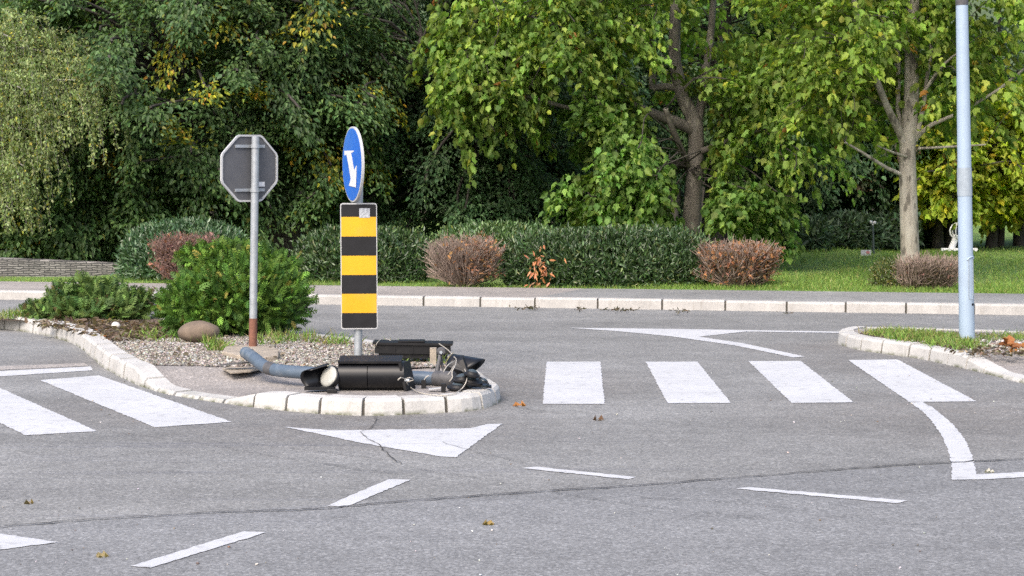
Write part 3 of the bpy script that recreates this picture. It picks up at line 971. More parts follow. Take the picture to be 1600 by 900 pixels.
# ------------------------------------------------------------------ keep right sign with striped board
Y2 = P(560, 562, .13).y
foot = A(559.5, 562, Y2); foot.z = .11
top = A(561.2, 238, Y2)
hz = thing('keep_right_sign', 'round blue arrow sign above a black and yellow striped board on one post', 'road sign', (foot.x, foot.y, .13))
r2 = 6.4 / F * Y2
mb = MB(); mb.tube([foot, top], r2, 16); mb.build('pole', M['galv'], hz)
bw, bh = 57 / F * Y2, 197 / F * Y2
fx, fz, fn = Vector((1, .07, 0)).normalized(), (A(533, 317, Y2) - A(534.5, 513, Y2)).normalized(), Vector((.07, -1, 0)).normalized()
bc = A(561, 415.5, Y2) + fn * (r2 + .02)
mb = MB(); mb.prism(rounded(bc, fx, fz, bw, bh, .022), -fn * .012); mb.build('board', M['rim_white'], hz)
iw, ih = bw - .016, bh - .016
edges = [1 - k for k in (0, .1055, .258, .4105, .563, .7155, .872, 1)]
edges = [1 - (e - 317) / 197. for e in (319, 338.5, 369, 399, 429, 458.5, 488.5, 512)]
for k in range(7):
    z1, z0 = (edges[k] - .5) * bh, (edges[k + 1] - .5) * bh
    c = bc + fz * ((z0 + z1) / 2) + fn * .0025
    h = z1 - z0
    mb = MB()
    if k in (0, 6):
        r = .016; sgn = 1 if k == 0 else -1
        pts = []
        for i in range(5):
            a = PI / 2 * i / 4
            pts.append(c + fx * (iw / 2 - r + r * math.cos(a)) + fz * sgn * (h / 2 - r + r * math.sin(a)))
        for i in range(5):
            a = PI / 2 + PI / 2 * i / 4
            pts.append(c + fx * (-iw / 2 + r + r * math.cos(a)) + fz * sgn * (h / 2 - r + r * math.sin(a)))
        pts += [c - fx * iw / 2 - fz * sgn * h / 2, c + fx * iw / 2 - fz * sgn * h / 2]
    else:
        pts = [c + fx * sx * iw / 2 + fz * sz * h / 2 for sx, sz in ((1, 1), (-1, 1), (-1, -1), (1, -1))]
    mb.prism(pts, -fn * .003)
    mb.build('stripe', M['board_yellow'] if k % 2 else M['board_black'], hz)
mb = MB(); sc_ = A(570.5, 332.5, Y2); sc_ = bc + fx * (sc_.x - bc.x) + fz * (sc_.z - bc.z) + fn * .0045
mb.frame_box(sc_, fx * .047, fn * .0008, fz * .042); mb.build('sticker', M['sticker'], hz)
# round sign turned well away from us
ya = math.acos(30.5 / 118.) - math.atan(250 / F)
dnr = Vector((-math.sin(ya), -math.cos(ya), 0)); dx = Vector((math.cos(ya), -math.sin(ya), 0)); dz = Vector((.02, 0, 1)).normalized()
RD = 59 / F * Y2
dc = A(551, 257, Y2) + dnr * .012
dc = Vector((A(550.5, 257, Y2).x, dc.y, dc.z))
mb = MB(); mb.lathe(dc, dnr, [(RD * .97, -.022), (RD, -.02), (RD, .001), (RD * .985, .003)], 48, False); mb.build('disc', M['rim_white'], hz)
mb = MB(); mb.lathe(dc, dnr, [(RD * .955, .002), (RD * .955, .005)], 48, False); mb.build('face', M['sign_blue'], hz)
mb = MB()
def dp(x, y): return dc + dx * (x * RD) + dz * (y * RD) + dnr * .0058
mb.prism([dp(*q) for q in ((-.80, .58), (.16, .66), (.22, .34), (-.06, .30), (.26, -.16), (.50, -.02), (.47, -.60), (-.24, -.56), (-.06, -.38), (-.52, .26), (-.74, .24))], dnr * .0015)
mb.build('arrow', M['sign_white'], hz)
for dzz in (.08, -.16):
    mb = MB(); mb.frame_box(dc - dnr * .035 + dz * dzz, dx * .05, dnr * .014, dz * .014)
    mb.build('clamp', M['galv'], hz)

# ------------------------------------------------------------------ fallen traffic light
tl = thing('fallen_traffic_light', 'wrecked traffic light with black signal heads lying on the island nose', 'traffic light', P(600, 600, .12))
zt = .118; rp = .053
pp = [A(384, 551, 16.35), P(398, 560.5, .235), P(411, 571, .195), P(428, 577.5, zt + rp), P(470, 582, zt + rp), P(540, 585, zt + rp), P(620, 588.5, zt + rp), P(696, 592, zt + rp)]
sp = smooth_path(pp, .08)
mb = MB(); mb.tube(sp, rp, 20)
mb.build('pole', M['tl_pole'], tl)
kb = P(411, 571, .195)
mb = MB(); d = (sp[4] - sp[0]).normalized()
i_b = min(range(len(sp)), key=lambda i: (sp[i] - P(426, 577, zt + rp)).length)
mb.tube(sp[i_b - 1:i_b + 1], rp * 1.03, 20); mb.build('crease', M['tl_end'], tl)['label'] = 'scraped bend of the pole'
ed = (sp[-1] - sp[-3]).normalized()
mb = MB(); mb.lathe(sp[-1] - ed * .10, ed, [(rp * 1.02, 0), (rp * 1.16, .02), (rp * 1.2, .16), (rp * 1.12, .175)], 24); mb.build('end_cap', M['tl_end'], tl)

def shell(mb, c, axis, upv, r0, r1, ang, lfun, k=20, m=5, t=.004):
    """curved visor: part of a tube round the axis; its length changes with the angle"""
    axis = axis.normalized(); upv = (upv - axis * upv.dot(axis)).normalized(); sd = axis.cross(upv)
    vs = []
    for i in range(k + 1):
        a = -ang / 2 + ang * i / k
        for j in range(m + 1):
            q = j / m; r = r0 + (r1 - r0) * q
            for tt in (0, t):
                vs.append(c + axis * (lfun(a) * q) + (upv * math.cos(a) + sd * math.sin(a)) * (r + tt))
    w = (m + 1) * 2; fs = []
    for i in range(k):
        for j in range(m):
            b_ = i * w + j * 2
            fs += [(b_, b_ + 2, b_ + w + 2, b_ + w), (b_ + 1, b_ + w + 1, b_ + w + 3, b_ + 3)]
        b_ = i * w
        fs += [(b_, b_ + w, b_ + w + 1, b_ + 1), (b_ + 2 * m, b_ + 2 * m + 1, b_ + w + 2 * m + 1, b_ + w + 2 * m)]
    for b_ in (0, k * w):
        for j in range(m):
            fs.append((b_ + j * 2, b_ + j * 2 + 1, b_ + j * 2 + 3, b_ + j * 2 + 2))
    mb.add(vs, fs, True)

# front head: two modules with round backs, lying along x
hy = P(580, 611, zt).y
xl, xm, xr = A(528, 600, hy).x, A(574, 600, hy).x, A(631, 600, hy).x
hz1 = A(580, 565, hy).z
def round_back(x0, x1, tilt=0.0):
    mb = MB(); hgt = hz1 - zt
    prof = []
    for i in range(13):                                 # front and top are one swelling curve
        a = -PI / 2 * .92 + i / 12 * PI * .96
        prof.append((-math.cos(a) * .115 - .02, zt + hgt * (.5 + .47 * math.sin(a))))
    prof = [(.10, zt + .002)] + [(-.05, zt + .002)] + prof + [(.10, zt + hgt * .96)]
    n = len(prof)
    vs = [Vector((x0, hy + .12 + y, z)) for y, z in prof] + [Vector((x1, hy + .12 + y + tilt, z - tilt * .3)) for y, z in prof]
    fs = [(k, (k + 1) % n, n + (k + 1) % n, n + k) for k in range(n)]
    mb.add(vs, fs, True); mb.add(vs[:n], [tuple(range(n))[::-1]]); mb.add(vs[n:], [tuple(range(n))])
    return mb
h1 = round_back(xl, xm - .003).build('signal_head', M['tl_black'], tl)
h1['label'] = 'signal module with a round back next to the pale lens'
h2 = round_back(xm + .003, xr).build('signal_head', M['tl_black'], tl)
h2['label'] = 'signal module with a round back and an open end plate'
mb = MB(); mb.frame_box((( xl + xr) / 2 - .01, hy + .12, hz1 + .004), ((xr - xl) / 2 - .01, 0, 0), (0, .11, .012), (0, -.001, .009)); mb.build('flange', M['tl_dark'], tl)
# end plate on the right, askew, with a hole and dirt
mb = MB(); c = Vector((xr + .02, hy + .10, (zt + hz1) / 2 - .006))
e1, e2, e3 = Vector((.010, 0, .0)), Vector((.03, .105, 0)), Vector((.022, 0, -.108))
mb.frame_box(c, e1, e2, e3); mb.build('end_plate', M['tl_dark'], tl)
mb = MB(); mb.tube([c + Vector((-.01, -.115, -.02)), c + Vector((.025, -.125, -.025))], .014, 10); mb.build('bolt', M['galv'], tl)
# lens module at the left end: box, pale lens, visor
la = Vector((-.60, -.68, .42)).normalized()
lc = A(513, 588, hy + .02)
mb = MB(); mb.lathe(lc - la * .075, la, [(.055, 0), (.092, .03), (.094, .07), (.086, .073)], 28); hd = mb.build('lens_holder', M['tl_black'], tl)
mb = MB(); mb.lathe(lc - la * .006, la, [(.084, 0), (.083, .006), (.066, .014), (.035, .020), (.004, .022)], 28); mb.build('lens', M['tl_lens'], hd)
mb = MB()
va = Vector((-.93, -.30, -.16)).normalized()
shell(mb, lc - va * .015 + Vector((0, .02, -.002)), va, Vector((.1, .85, .28)), .098, .078, 3.3, lambda a: .10 + .12 * max(0, math.cos(a * .7)), 26, 6)
mb.build('visor', M['tl_black'], hd)
mb = MB(); c = A(500, 606, hy - .01); mb.frame_box(c + Vector((0, 0, .0)), (.115, .01, 0), (0, .05, 0), (0, 0, .012)); mb.build('bracket', M['tl_black'], tl)
mb = MB(); c = P(519, 611, zt + .012); mb.box(c, (.075, .06, .03)); mb.build('hinge_block', M['tl_dark'], tl, bevel=.004)

# rear head: long ribbed box resting on a foot
ry = 16.75
rl, rr_ = A(582, 548, ry).x, A(707, 548, ry).x
z_t, z_b = A(640, 537, ry).z, A(640, 561, ry).z
rh = MB()
def slab_run(x0, x1, y0, y1, za, zb, sl=0.0):
    rh.frame_box(((x0 + x1) / 2, (y0 + y1) / 2, (za + zb) / 2), ((x1 - x0) / 2, 0, -sl), (0, (y1 - y0) / 2, 0), (0, 0, (zb - za) / 2))
slab_run(rl + .02, rr_ - .02, ry, ry + .22, z_b + .045, z_t - .012, .006)
slab_run(rl + .05, rr_ - .05, ry + .02, ry + .2, z_b + .004, z_b + .046, .006)
slab_run(rl, rr_, ry - .02, ry + .24, z_t - .012, z_t + .008, .006)
for q in (.28, .5, .74):
    x = rl + (rr_ - rl) * q
    slab_run(x - .006, x + .006, ry - .006, ry + .01, z_b + .046, z_t - .013)
hb = rh.build('signal_head', M['tl_dark'], tl); hb['label'] = 'long boxy signal head raised behind the pole'
mb = MB(); x0, x1 = A(622, 534, ry).x, A(663, 534, ry).x
mb.box(((x0 + x1) / 2, ry + .08, z_t + .018), (x1 - x0, .16, .012)); mb.build('cover_plate', M['tl_dark'], hb)
mb = MB(); c = A(594, 562, ry + .03); mb.box((c.x, ry + .07, (z_b + zt) / 2 + .004), (.05, .06, z_b - zt + .012)); mb.build('foot', M['tl_dark'], hb)
mb = MB(); c = A(677, 571, ry - .1); mb.box((c.x, c.y, zt + .07), (.055, .09, .16)); mb.build('support_block', M['concrete'], tl)

# bracket arm with a round boss
by = 15.75
b0, b1 = A(688, 550, by), A(684, 580, by - .1)
mb = MB(); mb.tube([b1 + Vector((-.01, 0, -.03)), b1.lerp(b0, .6), b0], [.022, .017, .017], 12)
mb.tube([b1 + Vector((.05, .05, -.02)), A(690, 566, by), b0], [.012, .012, .014], 10)
mb.lathe(b0 + Vector((0, .05, 0)), (.15, -1, .1), [(.030, 0), (.036, .015), (.036, .075), (.028, .085)], 24)
mb.build('bracket_arm', M['tl_end'], tl)
mb = MB(); mb.lathe(b0 + Vector((.005, -.035, 0)), (.15, -1, .1), [(.014, 0), (.014, .016)], 6, False); mb.build('bolt', M['galv'], tl)

# big loose visor leaning on the pole end, and the heap of round hoods
mb = MB(); c = A(703, 571, 15.55)
shell(mb, c, Vector((.86, -.28, -.22)), Vector((-.1, .15, 1)), .095, .125, 3.3, lambda a: .10 + .17 * max(0, math.cos(a * .7)), 24, 6)
mb.build('visor', M['tl_black'], tl)['label'] = 'large loose visor leaning on the pole end'
mb = MB(); p0, p1 = A(721, 559, 15.35), A(729, 582, 15.3)
mb.frame_box((p0 + p1) / 2, (p1 - p0) / 2, Vector((.014, .0, .005)), Vector((.0, .055, .012))); mb.build('hinge_bar', M['tl_dark'], tl)
for k, (u, v, r, zz, tlt) in enumerate(((716, 603, .088, zt + .012, .05), (736, 594, .088, zt + .055, .12), (737, 583, .062, zt + .115, .2), (744, 600, .082, zt + .006, -.1), (722, 590, .07, zt + .075, -.15), (755, 597, .045, zt + .006, .1))):
    c = P(u, v + 4, zz)
    axd = Vector((tlt, -.12, 1)).normalized()
    mb = MB(); mb.lathe(c, axd, [(r, 0), (r * 1.03, .010), (r * 1.02, .014), (r * .84, .018), (r * .70, .034), (r * .60, .037)], 28, False)
    hd = mb.build('lens_hood', M['tl_dark'], tl)
    mb = MB(); mb.lathe(c + axd * .0375, axd, [(r * .58, 0), (r * .45, .009), (r * .1, .013)], 24); mb.build('lens', M['tl_glass'], hd)
for (u0, v0, u1, v1, w) in ((748, 590, 761, 596, .016), (738, 600, 768, 604, .02), (752, 606, 766, 603, .012)):
    mb = MB(); a_, b_ = P(u0, v0, zt + .045), P(u1, v1, zt + .03)
    mb.frame_box((a_ + b_) / 2, (b_ - a_) / 2, Vector((.0, w, .004)), Vector((0, 0, .007))); mb.build('visor_blade', M['tl_black'], tl)
mb = MB(); c = A(716, 580, 15.75)
mb.frame_box(c, (.085, .02, -.03), (-.02, .09, 0), (.03, 0, .085)); mb.frame_box(c + Vector((.01, -.095, .0)), (.09, .02, -.032), (0, .006, 0), (.03, 0, .09))
mb.build('signal_head', M['tl_dark'], tl, bevel=.008)['label'] = 'tilted black signal module behind the heap of hoods'
# clips under the pole
for (u, v) in ((662, 600), (693, 606)):
    mb = MB(); c = P(u, v, zt + .03); mb.box(c, (.035, .05, .065)); mb.build('clip', M['tl_dark'], tl)
mb = MB(); c = P(680, 607, zt + .02); mb.frame_box(c, (.05, 0, .006), (0, .03, 0), (0, 0, .003)); mb.build('reflector', M['rim_white'], tl)['label'] = 'pale broken reflector sliver'

def cable(pts, r=.0042):
    mb = MB(); mb.tube(smooth_path(pts, .03), r, 6); mb.build('cable', M['cable'], tl)
cable([P(633, 593, .22), P(640, 590, .26), P(646, 594, .22), P(636, 597, .2), P(640, 604, .14), P(652, 612, .126), P(668, 616, .126), P(690, 618, .126), P(707, 616, .13), A(722, 607, 14.7), A(729, 595, 14.75), A(729, 585, 14.9), A(726, 577, 15.2)])
cable([A(686, 537, 16.6), A(700, 547, 15.9), A(709, 557, 15.5), A(713, 563, 15.3), A(710, 574, 15.0), A(706, 581, 14.95), A(707, 590, 14.9), A(702, 596, 14.9)])
cable([A(711, 564, 15.3), A(703, 568, 15.1), A(697, 574, 15.0), A(693, 581, 14.95)])
cable([A(709, 572, 15.1), A(704, 580, 14.95), A(700, 585, 14.9)], .004)
cable([A(670, 587, 14.98), A(665, 590, 14.97), A(661, 597, 14.97)], .004)
cable([A(579, 554, 17.2), A(585, 548, 16.9), A(588, 538, 16.7), A(594, 531, 16.85), A(603, 529, 17.0), A(612, 533, 16.9)], .003)
cable([P(633, 592, .22), P(626, 590, .25), P(622, 594, .23)], .004)

# ------------------------------------------------------------------ stones on the island
def stone(name, u, v, wpx, hpx, z, mat, label, seed, sub=3):
    rnd = random.Random(seed); c = P(u, v, z); y = c.y
    rx, rz = wpx / 2 / F * y, hpx / 2 / F * y
    bm = bmesh.new(); bmesh.ops.create_icosphere(bm, subdivisions=sub, radius=1)
    from mathutils import noise as mn
    for w in bm.verts:
        k = 1 + .10 * mn.noise(w.co * 1.3 + Vector((seed, 0, 0))) + .025 * mn.noise(w.co * 5)
        w.co = Vector((w.co.x * rx, w.co.y * rx * .8, w.co.z * rz)) * k
    me = bpy.data.meshes.new(name); bm.to_mesh(me); bm.free()
    for p in me.polygons: p.use_smooth = True
    me.materials.append(mat)
    o = bpy.data.objects.new(name, me); COL.objects.link(o)
    o.location = (c.x, c.y + rx * .4, z + rz * .86); o.rotation_euler = (0, rnd.uniform(-.05, .05), 0)
    return tag(o, label, 'stone')
stone('boulder', 308, 535, 64, 35, .13, M['boulder'], 'smooth round brown boulder in front of the green bush', 4, 4)
stone('stone', 180.5, 514, 14, 12, .13, M['white_stone'], 'small white stone on the leaf litter', 6)

# ------------------------------------------------------------------ lamp post
yl = P(1511, 533, .13).y
lo, hi = A(1511, 534, yl), A(1503, 0, yl)
dirv = (hi - lo).normalized()
lo = Vector((lo.x, lo.y, .10))
lp = thing('lamp_post', 'tall pale blue steel lamp post on the right island', 'lamp post', (lo.x, lo.y, .13))
rb, rt = 12.3 / F * yl, 9.3 / F * yl
zc = A(1503, 8, yl).z
def LPt(z): return lo + dirv * ((z - lo.z) / dirv.z)
mb = MB(); mb.tube([LPt(.10), LPt(1.2), LPt(zc)], [rb, rb + (rt - rb) * .35, rt], 32); mb.build('pole', M['lamp_paint'], lp)
mb = MB(); mb.tube([LPt(zc), LPt(zc + .05)], [rt * 1.06, rt * 1.06], 28); mb.build('collar', M['tl_end'], lp)
mb = MB(); mb.tube([LPt(zc + .05), LPt(8.0)], [rt * .92, rt * .6], 28)
q = LPt(8.0); mb.tube(smooth_path([q, q + Vector((.15, -.0, .25)), q + Vector((.7, -.1, .42)), q + Vector((1.3, -.2, .45))], .15), .035, 12)
mb.build('upper_pole', M['lamp_paint'], lp)
mb = MB(); e = q + Vector((1.6, -.24, .45)); mb.frame_box(e, (.34, -.05, .01), (.03, .13, 0), (0, 0, .05)); mb.build('lamp_head', M['rim_white'], lp, bevel=.02)
za, zb_ = A(1507, 306, yl).z, A(1507, 262, yl).z
def rat(z): return rb + (rt - rb) * min(1, (z - .1) / (zc - .1)) + .0015
mb = MB(); mb.tube([LPt(za), LPt((za + zb_) / 2), LPt(zb_)], [rat(za) + .002, rat(za) + .002, rat(zb_) + .002], 32, cap=False); mb.build('tape', M['lamp_band'], lp)
# service door outline, lock and a cable hook
def on_pole(u, v, off=.002):
    z = A(u, v, yl).z; c = LPt(z); r = rat(z) * .965 + off
    x = max(-.95, min(.95, (A(u, v, yl).x - c.x) / r))
    return Vector((c.x + r * x, c.y - r * math.sqrt(1 - x * x), z))
mb = MB(); mb.tube([on_pole(u, v) for u, v in ((1511, 402), (1511, 430), (1511, 464), (1513, 467), (1518, 467))], .0042, 5); mb.tube([on_pole(u, v) for u, v in ((1518, 467), (1518.8, 440), (1518.5, 404))], .003, 5); mb.build('door', M['lamp_band'], lp)
mb = MB(); mb.tube([on_pole(u, v, .005) for u, v in ((1508, 406), (1511, 403), (1515, 401), (1519, 400), (1520, 404))], .0065, 8); mb.build('cable_hook', M['lamp_paint'], lp)
mb = MB(); c = on_pole(1517.5, 475, 0); mb.lathe(c, (.6, -.8, 0), [(.013, 0), (.013, .006)], 12, False); mb.build('lock', M['tl_dark'], lp)
mb = MB(); mb.lathe(LPt(.125), (0, 0, 1), [(rb * 1.12, 0), (rb * 1.1, .014), (rb * 1.02, .018)], 32); mb.build('base_ring', M['lamp_paint'], lp)

# ------------------------------------------------------------------ shrubs
def mound(seed, c, r, n, size, pal, box=2.0, depth=.3, up=.55, jit=.45, zmin=.0, lobes=.12, bottom=-.9, shoots=0):
    """leaves in the outer layer of a clipped or loose rounded shrub"""
    rng = np.random.default_rng(seed); lv = Leaves(); lob = Lobes(rng, 12, lobes)
    d = norm(rng.standard_normal((int(n * 1.7), 3))); d = d[d[:, 2] > bottom][:n]
    sup = (np.abs(d) ** box).sum(1) ** (-1 / box)
    k = np.array([lob(q) for q in d])
    rad = sup * k * (1 - depth * rng.random(len(d)) ** 1.5)
    if shoots:
        m = rng.random(len(d)) < shoots
        rad[m] *= 1 + .16 * rng.random(m.sum())
    p = np.array(c) + d * np.array(r) * rad[:, None]
    ok = p[:, 2] > zmin
    p, d = p[ok], d[ok]; n = len(p)
    o = norm(d / np.array(r))
    dr = o * .55 + np.array((0, 0, up)) + rng.standard_normal((n, 3)) * jit
    nr = o * .7 + np.array((0, 0, .5)) + rng.standard_normal((n, 3)) * .4
    lv.add(p, dr, nr, size * (.6 + .7 * rng.random(n)), colours(n, pal, .24, rng))
    return lv

def stems(parent, c, r, n, seed, mat, rad=.012, name='woody_core'):
    rnd = random.Random(seed); mb = MB()
    for k in range(n):
        a = rnd.uniform(0, 2 * PI); q = rnd.random() ** .6
        e = Vector((c[0] + r[0] * .75 * q * math.cos(a), c[1] + r[1] * .75 * q * math.sin(a), c[2] + r[2] * rnd.uniform(.0, .6)))
        b_ = Vector((c[0] + r[0] * .35 * q * math.cos(a), c[1] + r[1] * .35 * q * math.sin(a), .1))
        mb.tube(smooth_path([b_, b_.lerp(e, .5) + Vector((rnd.uniform(-.05, .05), 0, .04)), e], .2), [rad * (1 - .6 * i / 12) for i in range(len(smooth_path([b_, b_, e], .2)) + 12)][:len(smooth_path([b_, b_.lerp(e, .5) + Vector((0, 0, .04)), e], .2))] , 5, cap=False)
    return mb.build(name, mat, parent)

LAUREL = [(3, (.034, .068, .024)), (4, (.050, .096, .032)), (2, (.076, .13, .044)), (.4, (.14, .17, .06))]
LAUREL_B = [(3, (.048, .100, .044)), (4, (.07, .135, .06)), (2, (.10, .175, .08))]
def shrub(name, label, cat, c, r, layers, mat, tname, group=None, stem_mat='bark_dark', nstem=14, seed=1):
    t = thing(name, label, cat, (c[0], c[1], .1), group)
    lv = Leaves()
    for q in layers:
        for s_, w in zip((lv.p, lv.d, lv.n, lv.s, lv.c), (q.p, q.d, q.n, q.s, q.c)): s_.extend(w)
    lv.build('foliage', tname, M[mat], t)
    stems(t, c, r, nstem, seed, M[stem_mat])
    return t

def span(u0, u1, vt, vb, y, z0=.10):
    """box in the picture at distance y -> centre and half sizes"""
    x0, x1 = A(u0, vb, y).x, A(u1, vb, y).x; zt_ = A(u0, vt, y).z
    return ((x0 + x1) / 2, y, (zt_ + z0) / 2), ((x1 - x0) / 2, zt_ - (zt_ + z0) / 2)

def hedge(label, u0, u1, vt, y, depth, n, size, seed, pal=LAUREL, box=4, extra=(), cat='hedge', name='laurel_hedge', jit=.55, lob=.13):
    c, (rx, rz) = span(u0, u1, vt, 440, y, -.22)
    r = (rx, depth, rz)
    ls = [mound(seed, c, r, int(n * 1.9), size * .68, pal, box, .26, .5, jit, .1, lob, -1, .07), mound(seed + 50, c, tuple(q * .78 for q in r), n // 2, size * 1.2, pal, box, .5, .5, .6, .1, .05, -1)]
    for e in extra: ls.append(e)
    return shrub(name, label, cat, (c[0], c[1], .1), r, ls, 'leaf_gloss', 'narrow', 'clipped shrubs along the far pavement', seed=seed)
hedge('rounded bluish green laurel shrub behind the purple bush', 190, 392, 347, 29.3, .95, 5200, .13, 21, LAUREL_B, 2.6)
hedge('dark laurel hedge behind the striped board', 468, 668, 360, 28.7, .7, 5200, .12, 22, LAUREL, 3)
hedge('low hedge top showing above the bare shrub', 668, 880, 352, 30.2, .8, 3600, .12, 23, GREEN_DARK, 3)
oc_ = A(845, 421, 26.95)
rng7 = np.random.default_rng(77); lvo = Leaves()
p = np.array(oc_) + rng7.standard_normal((70, 3)) * (.09, .03, .13)
lvo.add(p, np.tile((0, -.4, -.7), (70, 1)) + rng7.standard_normal((70, 3)) * .5, np.tile((0, -1., .4), (70, 1)) + rng7.standard_normal((70, 3)) * .4, .11 * (.6 + .6 * rng7.random(70)), colours(70, [(2, (.42, .17, .07)), (2, (.34, .13, .05)), (1, (.5, .26, .12))], .2))
hedge('long dark glossy laurel hedge with an orange withered patch', 786, 1096, 363, 27.7, .72, 9500, .115, 24, LAUREL, 5, (lvo,))
hedge('small dense round shrub at the foot of the pale tree', 1361, 1418, 404, 27.0, .35, 1500, .06, 25, [(2, (.06, .085, .025)), (2, (.09, .12, .03)), (1, (.15, .14, .03))], 2.3, name='round_shrub', cat='shrub')

def bare_shrub(label, u0, u1, vt, y, depth, n, seed, twig, leaves, flat=True, upright=.0, pal=None, nl=0, side=0):
    c, (rx, rz) = span(u0, u1, vt, 440, y)
    t = thing('bare_shrub', label, 'shrub', (c[0], y, .1), 'clipped shrubs along the far pavement')
    rnd = random.Random(seed); mb = MB(); tips = []
    H_ = rz * 2
    base = Vector((c[0], y, .1))
    for k in range(n):
        a = rnd.uniform(0, 2 * PI); q = rnd.random() ** .5
        e = Vector((c[0] + rx * q * math.cos(a), y + depth * q * math.sin(a), 0))
        e.z = .1 + H_ * (rnd.uniform(.86, 1.0) if rnd.random() < .55 else rnd.uniform(.25, .95)) * (1 - (.25 if not flat else .10) * q ** 3)
        b_ = base + Vector((rx * (.12 + upright) * q * math.cos(a), depth * .2 * q * math.sin(a), 0))
        m_ = b_.lerp(e, .5) + Vector((rnd.uniform(-.06, .06), rnd.uniform(-.06, .06), rnd.uniform(-.05, .08)))
        m_.x += (e.x - m_.x) * .25
        r0 = rnd.uniform(.006, .011)
        sp_ = [b_, m_, e]
        mb.tube(sp_, [r0, r0 * .7, r0 * .35], 3, cap=False, smooth=False)
        tips.append((m_, e))
        for _ in range(3):
            s_ = m_.lerp(e, rnd.uniform(.0, .8)); dd = (e - m_).normalized() + Vector((rnd.uniform(-1, 1), rnd.uniform(-1, 1), rnd.uniform(-.3, .9))) * .75
            mb.tube([s_, s_ + dd.normalized() * rnd.uniform(.08, .22)], [r0 * .5, r0 * .3], 3, cap=False, smooth=False)
    mb.tube([base + Vector((0, 0, -.05)), base + Vector((.01, 0, .22))], .03, 7)
    mb.build('twig_mass', M[twig], t)
    if nl:
        rg = np.random.default_rng(seed); lv = Leaves()
        pts = []
        while len(pts) < nl:
            m_, e = tips[rg.integers(len(tips))]
            s_ = m_.lerp(e, rg.uniform(.1, 1.05))
            if rg.random() < 1 / (1 + math.exp(-side * (s_.x - c[0]) / rx * 4)) or side == 0:
                pts.append(tuple(s_ + Vector((rg.uniform(-.05, .05), rg.uniform(-.05, .05), rg.uniform(-.05, .05)))))
        p = np.array(pts)
        lv.add(p, rg.standard_normal((nl, 3)), np.tile((0, -.3, .8), (nl, 1)) + rg.standard_normal((nl, 3)) * .5, .058 * (.6 + .8 * rg.random(nl)), colours(nl, pal, .25, rg))
        lv.build('foliage', 'ovate', M['leaf'], t)
    return t
BROWN = [(2, (.34, .16, .075)), (3, (.25, .13, .08)), (1.4, (.42, .22, .09)), (2, (.20, .12, .085))]
PURPLE = [(3, (.21, .13, .105)), (2, (.25, .145, .12)), (1, (.28, .12, .07)), (1, (.13, .075, .06))]
bare_shrub('flat topped purple brown shrub before the bluish laurel', 233, 350, 367, 27.9, .5, 520, 31, 'purple_twig', 1, True, .1, PURPLE, 2200)
bare_shrub('grey bare twig shrub with rusty leaves on one side', 662, 790, 366, 27.2, .55, 620, 32, 'dry_twig', 1, False, .0, BROWN, 1000, 1.2)
bare_shrub('reddish brown withered shrub at the end of the long hedge', 1083, 1222, 378, 27.0, .55, 620, 33, 'dry_twig', 1, True, .05, BROWN, 3000, .25)
bare_shrub('low bare twiggy shrub beside the pale tree trunk', 1400, 1499, 405, 26.7, .5, 560, 34, 'dry_twig', 1, True, .55, [(1, (.16, .13, .07)), (1, (.22, .12, .09))], 260)

# evergreen bushes on the island
THUJA = [(4, (.055, .122, .022)), (4, (.09, .185, .028)), (2.4, (.155, .27, .045)), (.25, (.30, .26, .06))]
JUNI = [(3, (.06, .115, .03)), (3, (.095, .165, .042)), (2, (.14, .22, .055)), (.3, (.20, .16, .07))]
def conifer_bush(name, label, blobs, n, size, pal, seed, up, jit, boxp=2.0):
    c0 = blobs[0][0]
    t = thing(name, label, 'bush', (c0[0], c0[1], .12))
    lv = Leaves(); tot = sum(b_[1][0] * b_[1][2] for b_ in blobs)
    for k, (c, r) in enumerate(blobs):
        m = int(n * r[0] * r[2] / tot)
        for q in (mound(seed + k, c, r, m, size, pal, boxp, .34, up, jit, .13, .2, -.75, .18), mound(seed + 70 + k, c, tuple(w * .75 for w in r), m // 2, size * 1.3, pal, 2, .6, up, .7, .13, .1, -.9)):
            for s_, w in zip((lv.p, lv.d, lv.n, lv.s, lv.c), (q.p, q.d, q.n, q.s, q.c)): s_.extend(w)
    lv.build('foliage', 'feather', M['leaf_needle'], t)
    stems(t, c0, blobs[0][1], 16, seed, M['bark_dark'], .014)
    return t
def bl(u, v, w, h, y, d):
    c = A(u, v, y); return (tuple(c), (w / 2 / F * y, d, h / 2 / F * y))
conifer_bush('evergreen_bush', 'bright green feathery evergreen bush behind the round boulder', [bl(372, 470, 180, 110, 19.7, .55), bl(368, 432, 112, 78, 19.9, .45), bl(304, 488, 92, 74, 19.35, .32), bl(412, 464, 100, 118, 20.0, .5), bl(345, 408, 80, 34, 20.0, .3), bl(300, 404, 30, 16, 20.0, .15)], 7500, .135, THUJA, 41, .35, .4)
conifer_bush('spreading_juniper', 'low dark spreading juniper near the left end of the island', [bl(140, 486, 180, 22, 21.5, .38), bl(160, 464, 66, 30, 21.7, .25), bl(78, 488, 70, 18, 21.5, .25), bl(200, 479, 80, 24, 21.6, .3), bl(100, 464, 36, 24, 21.6, .2), bl(220, 470, 36, 14, 21.6, .2), bl(132, 449, 26, 10, 21.7, .12)], 1900, .13, JUNI, 51, .45, .55)

# ------------------------------------------------------------------ trees
def join(lv, *others):
    for q in others:
        for s_, w in zip((lv.p, lv.d, lv.n, lv.s, lv.c), (q.p, q.d, q.n, q.s, q.c)): s_.extend(w)
    return lv

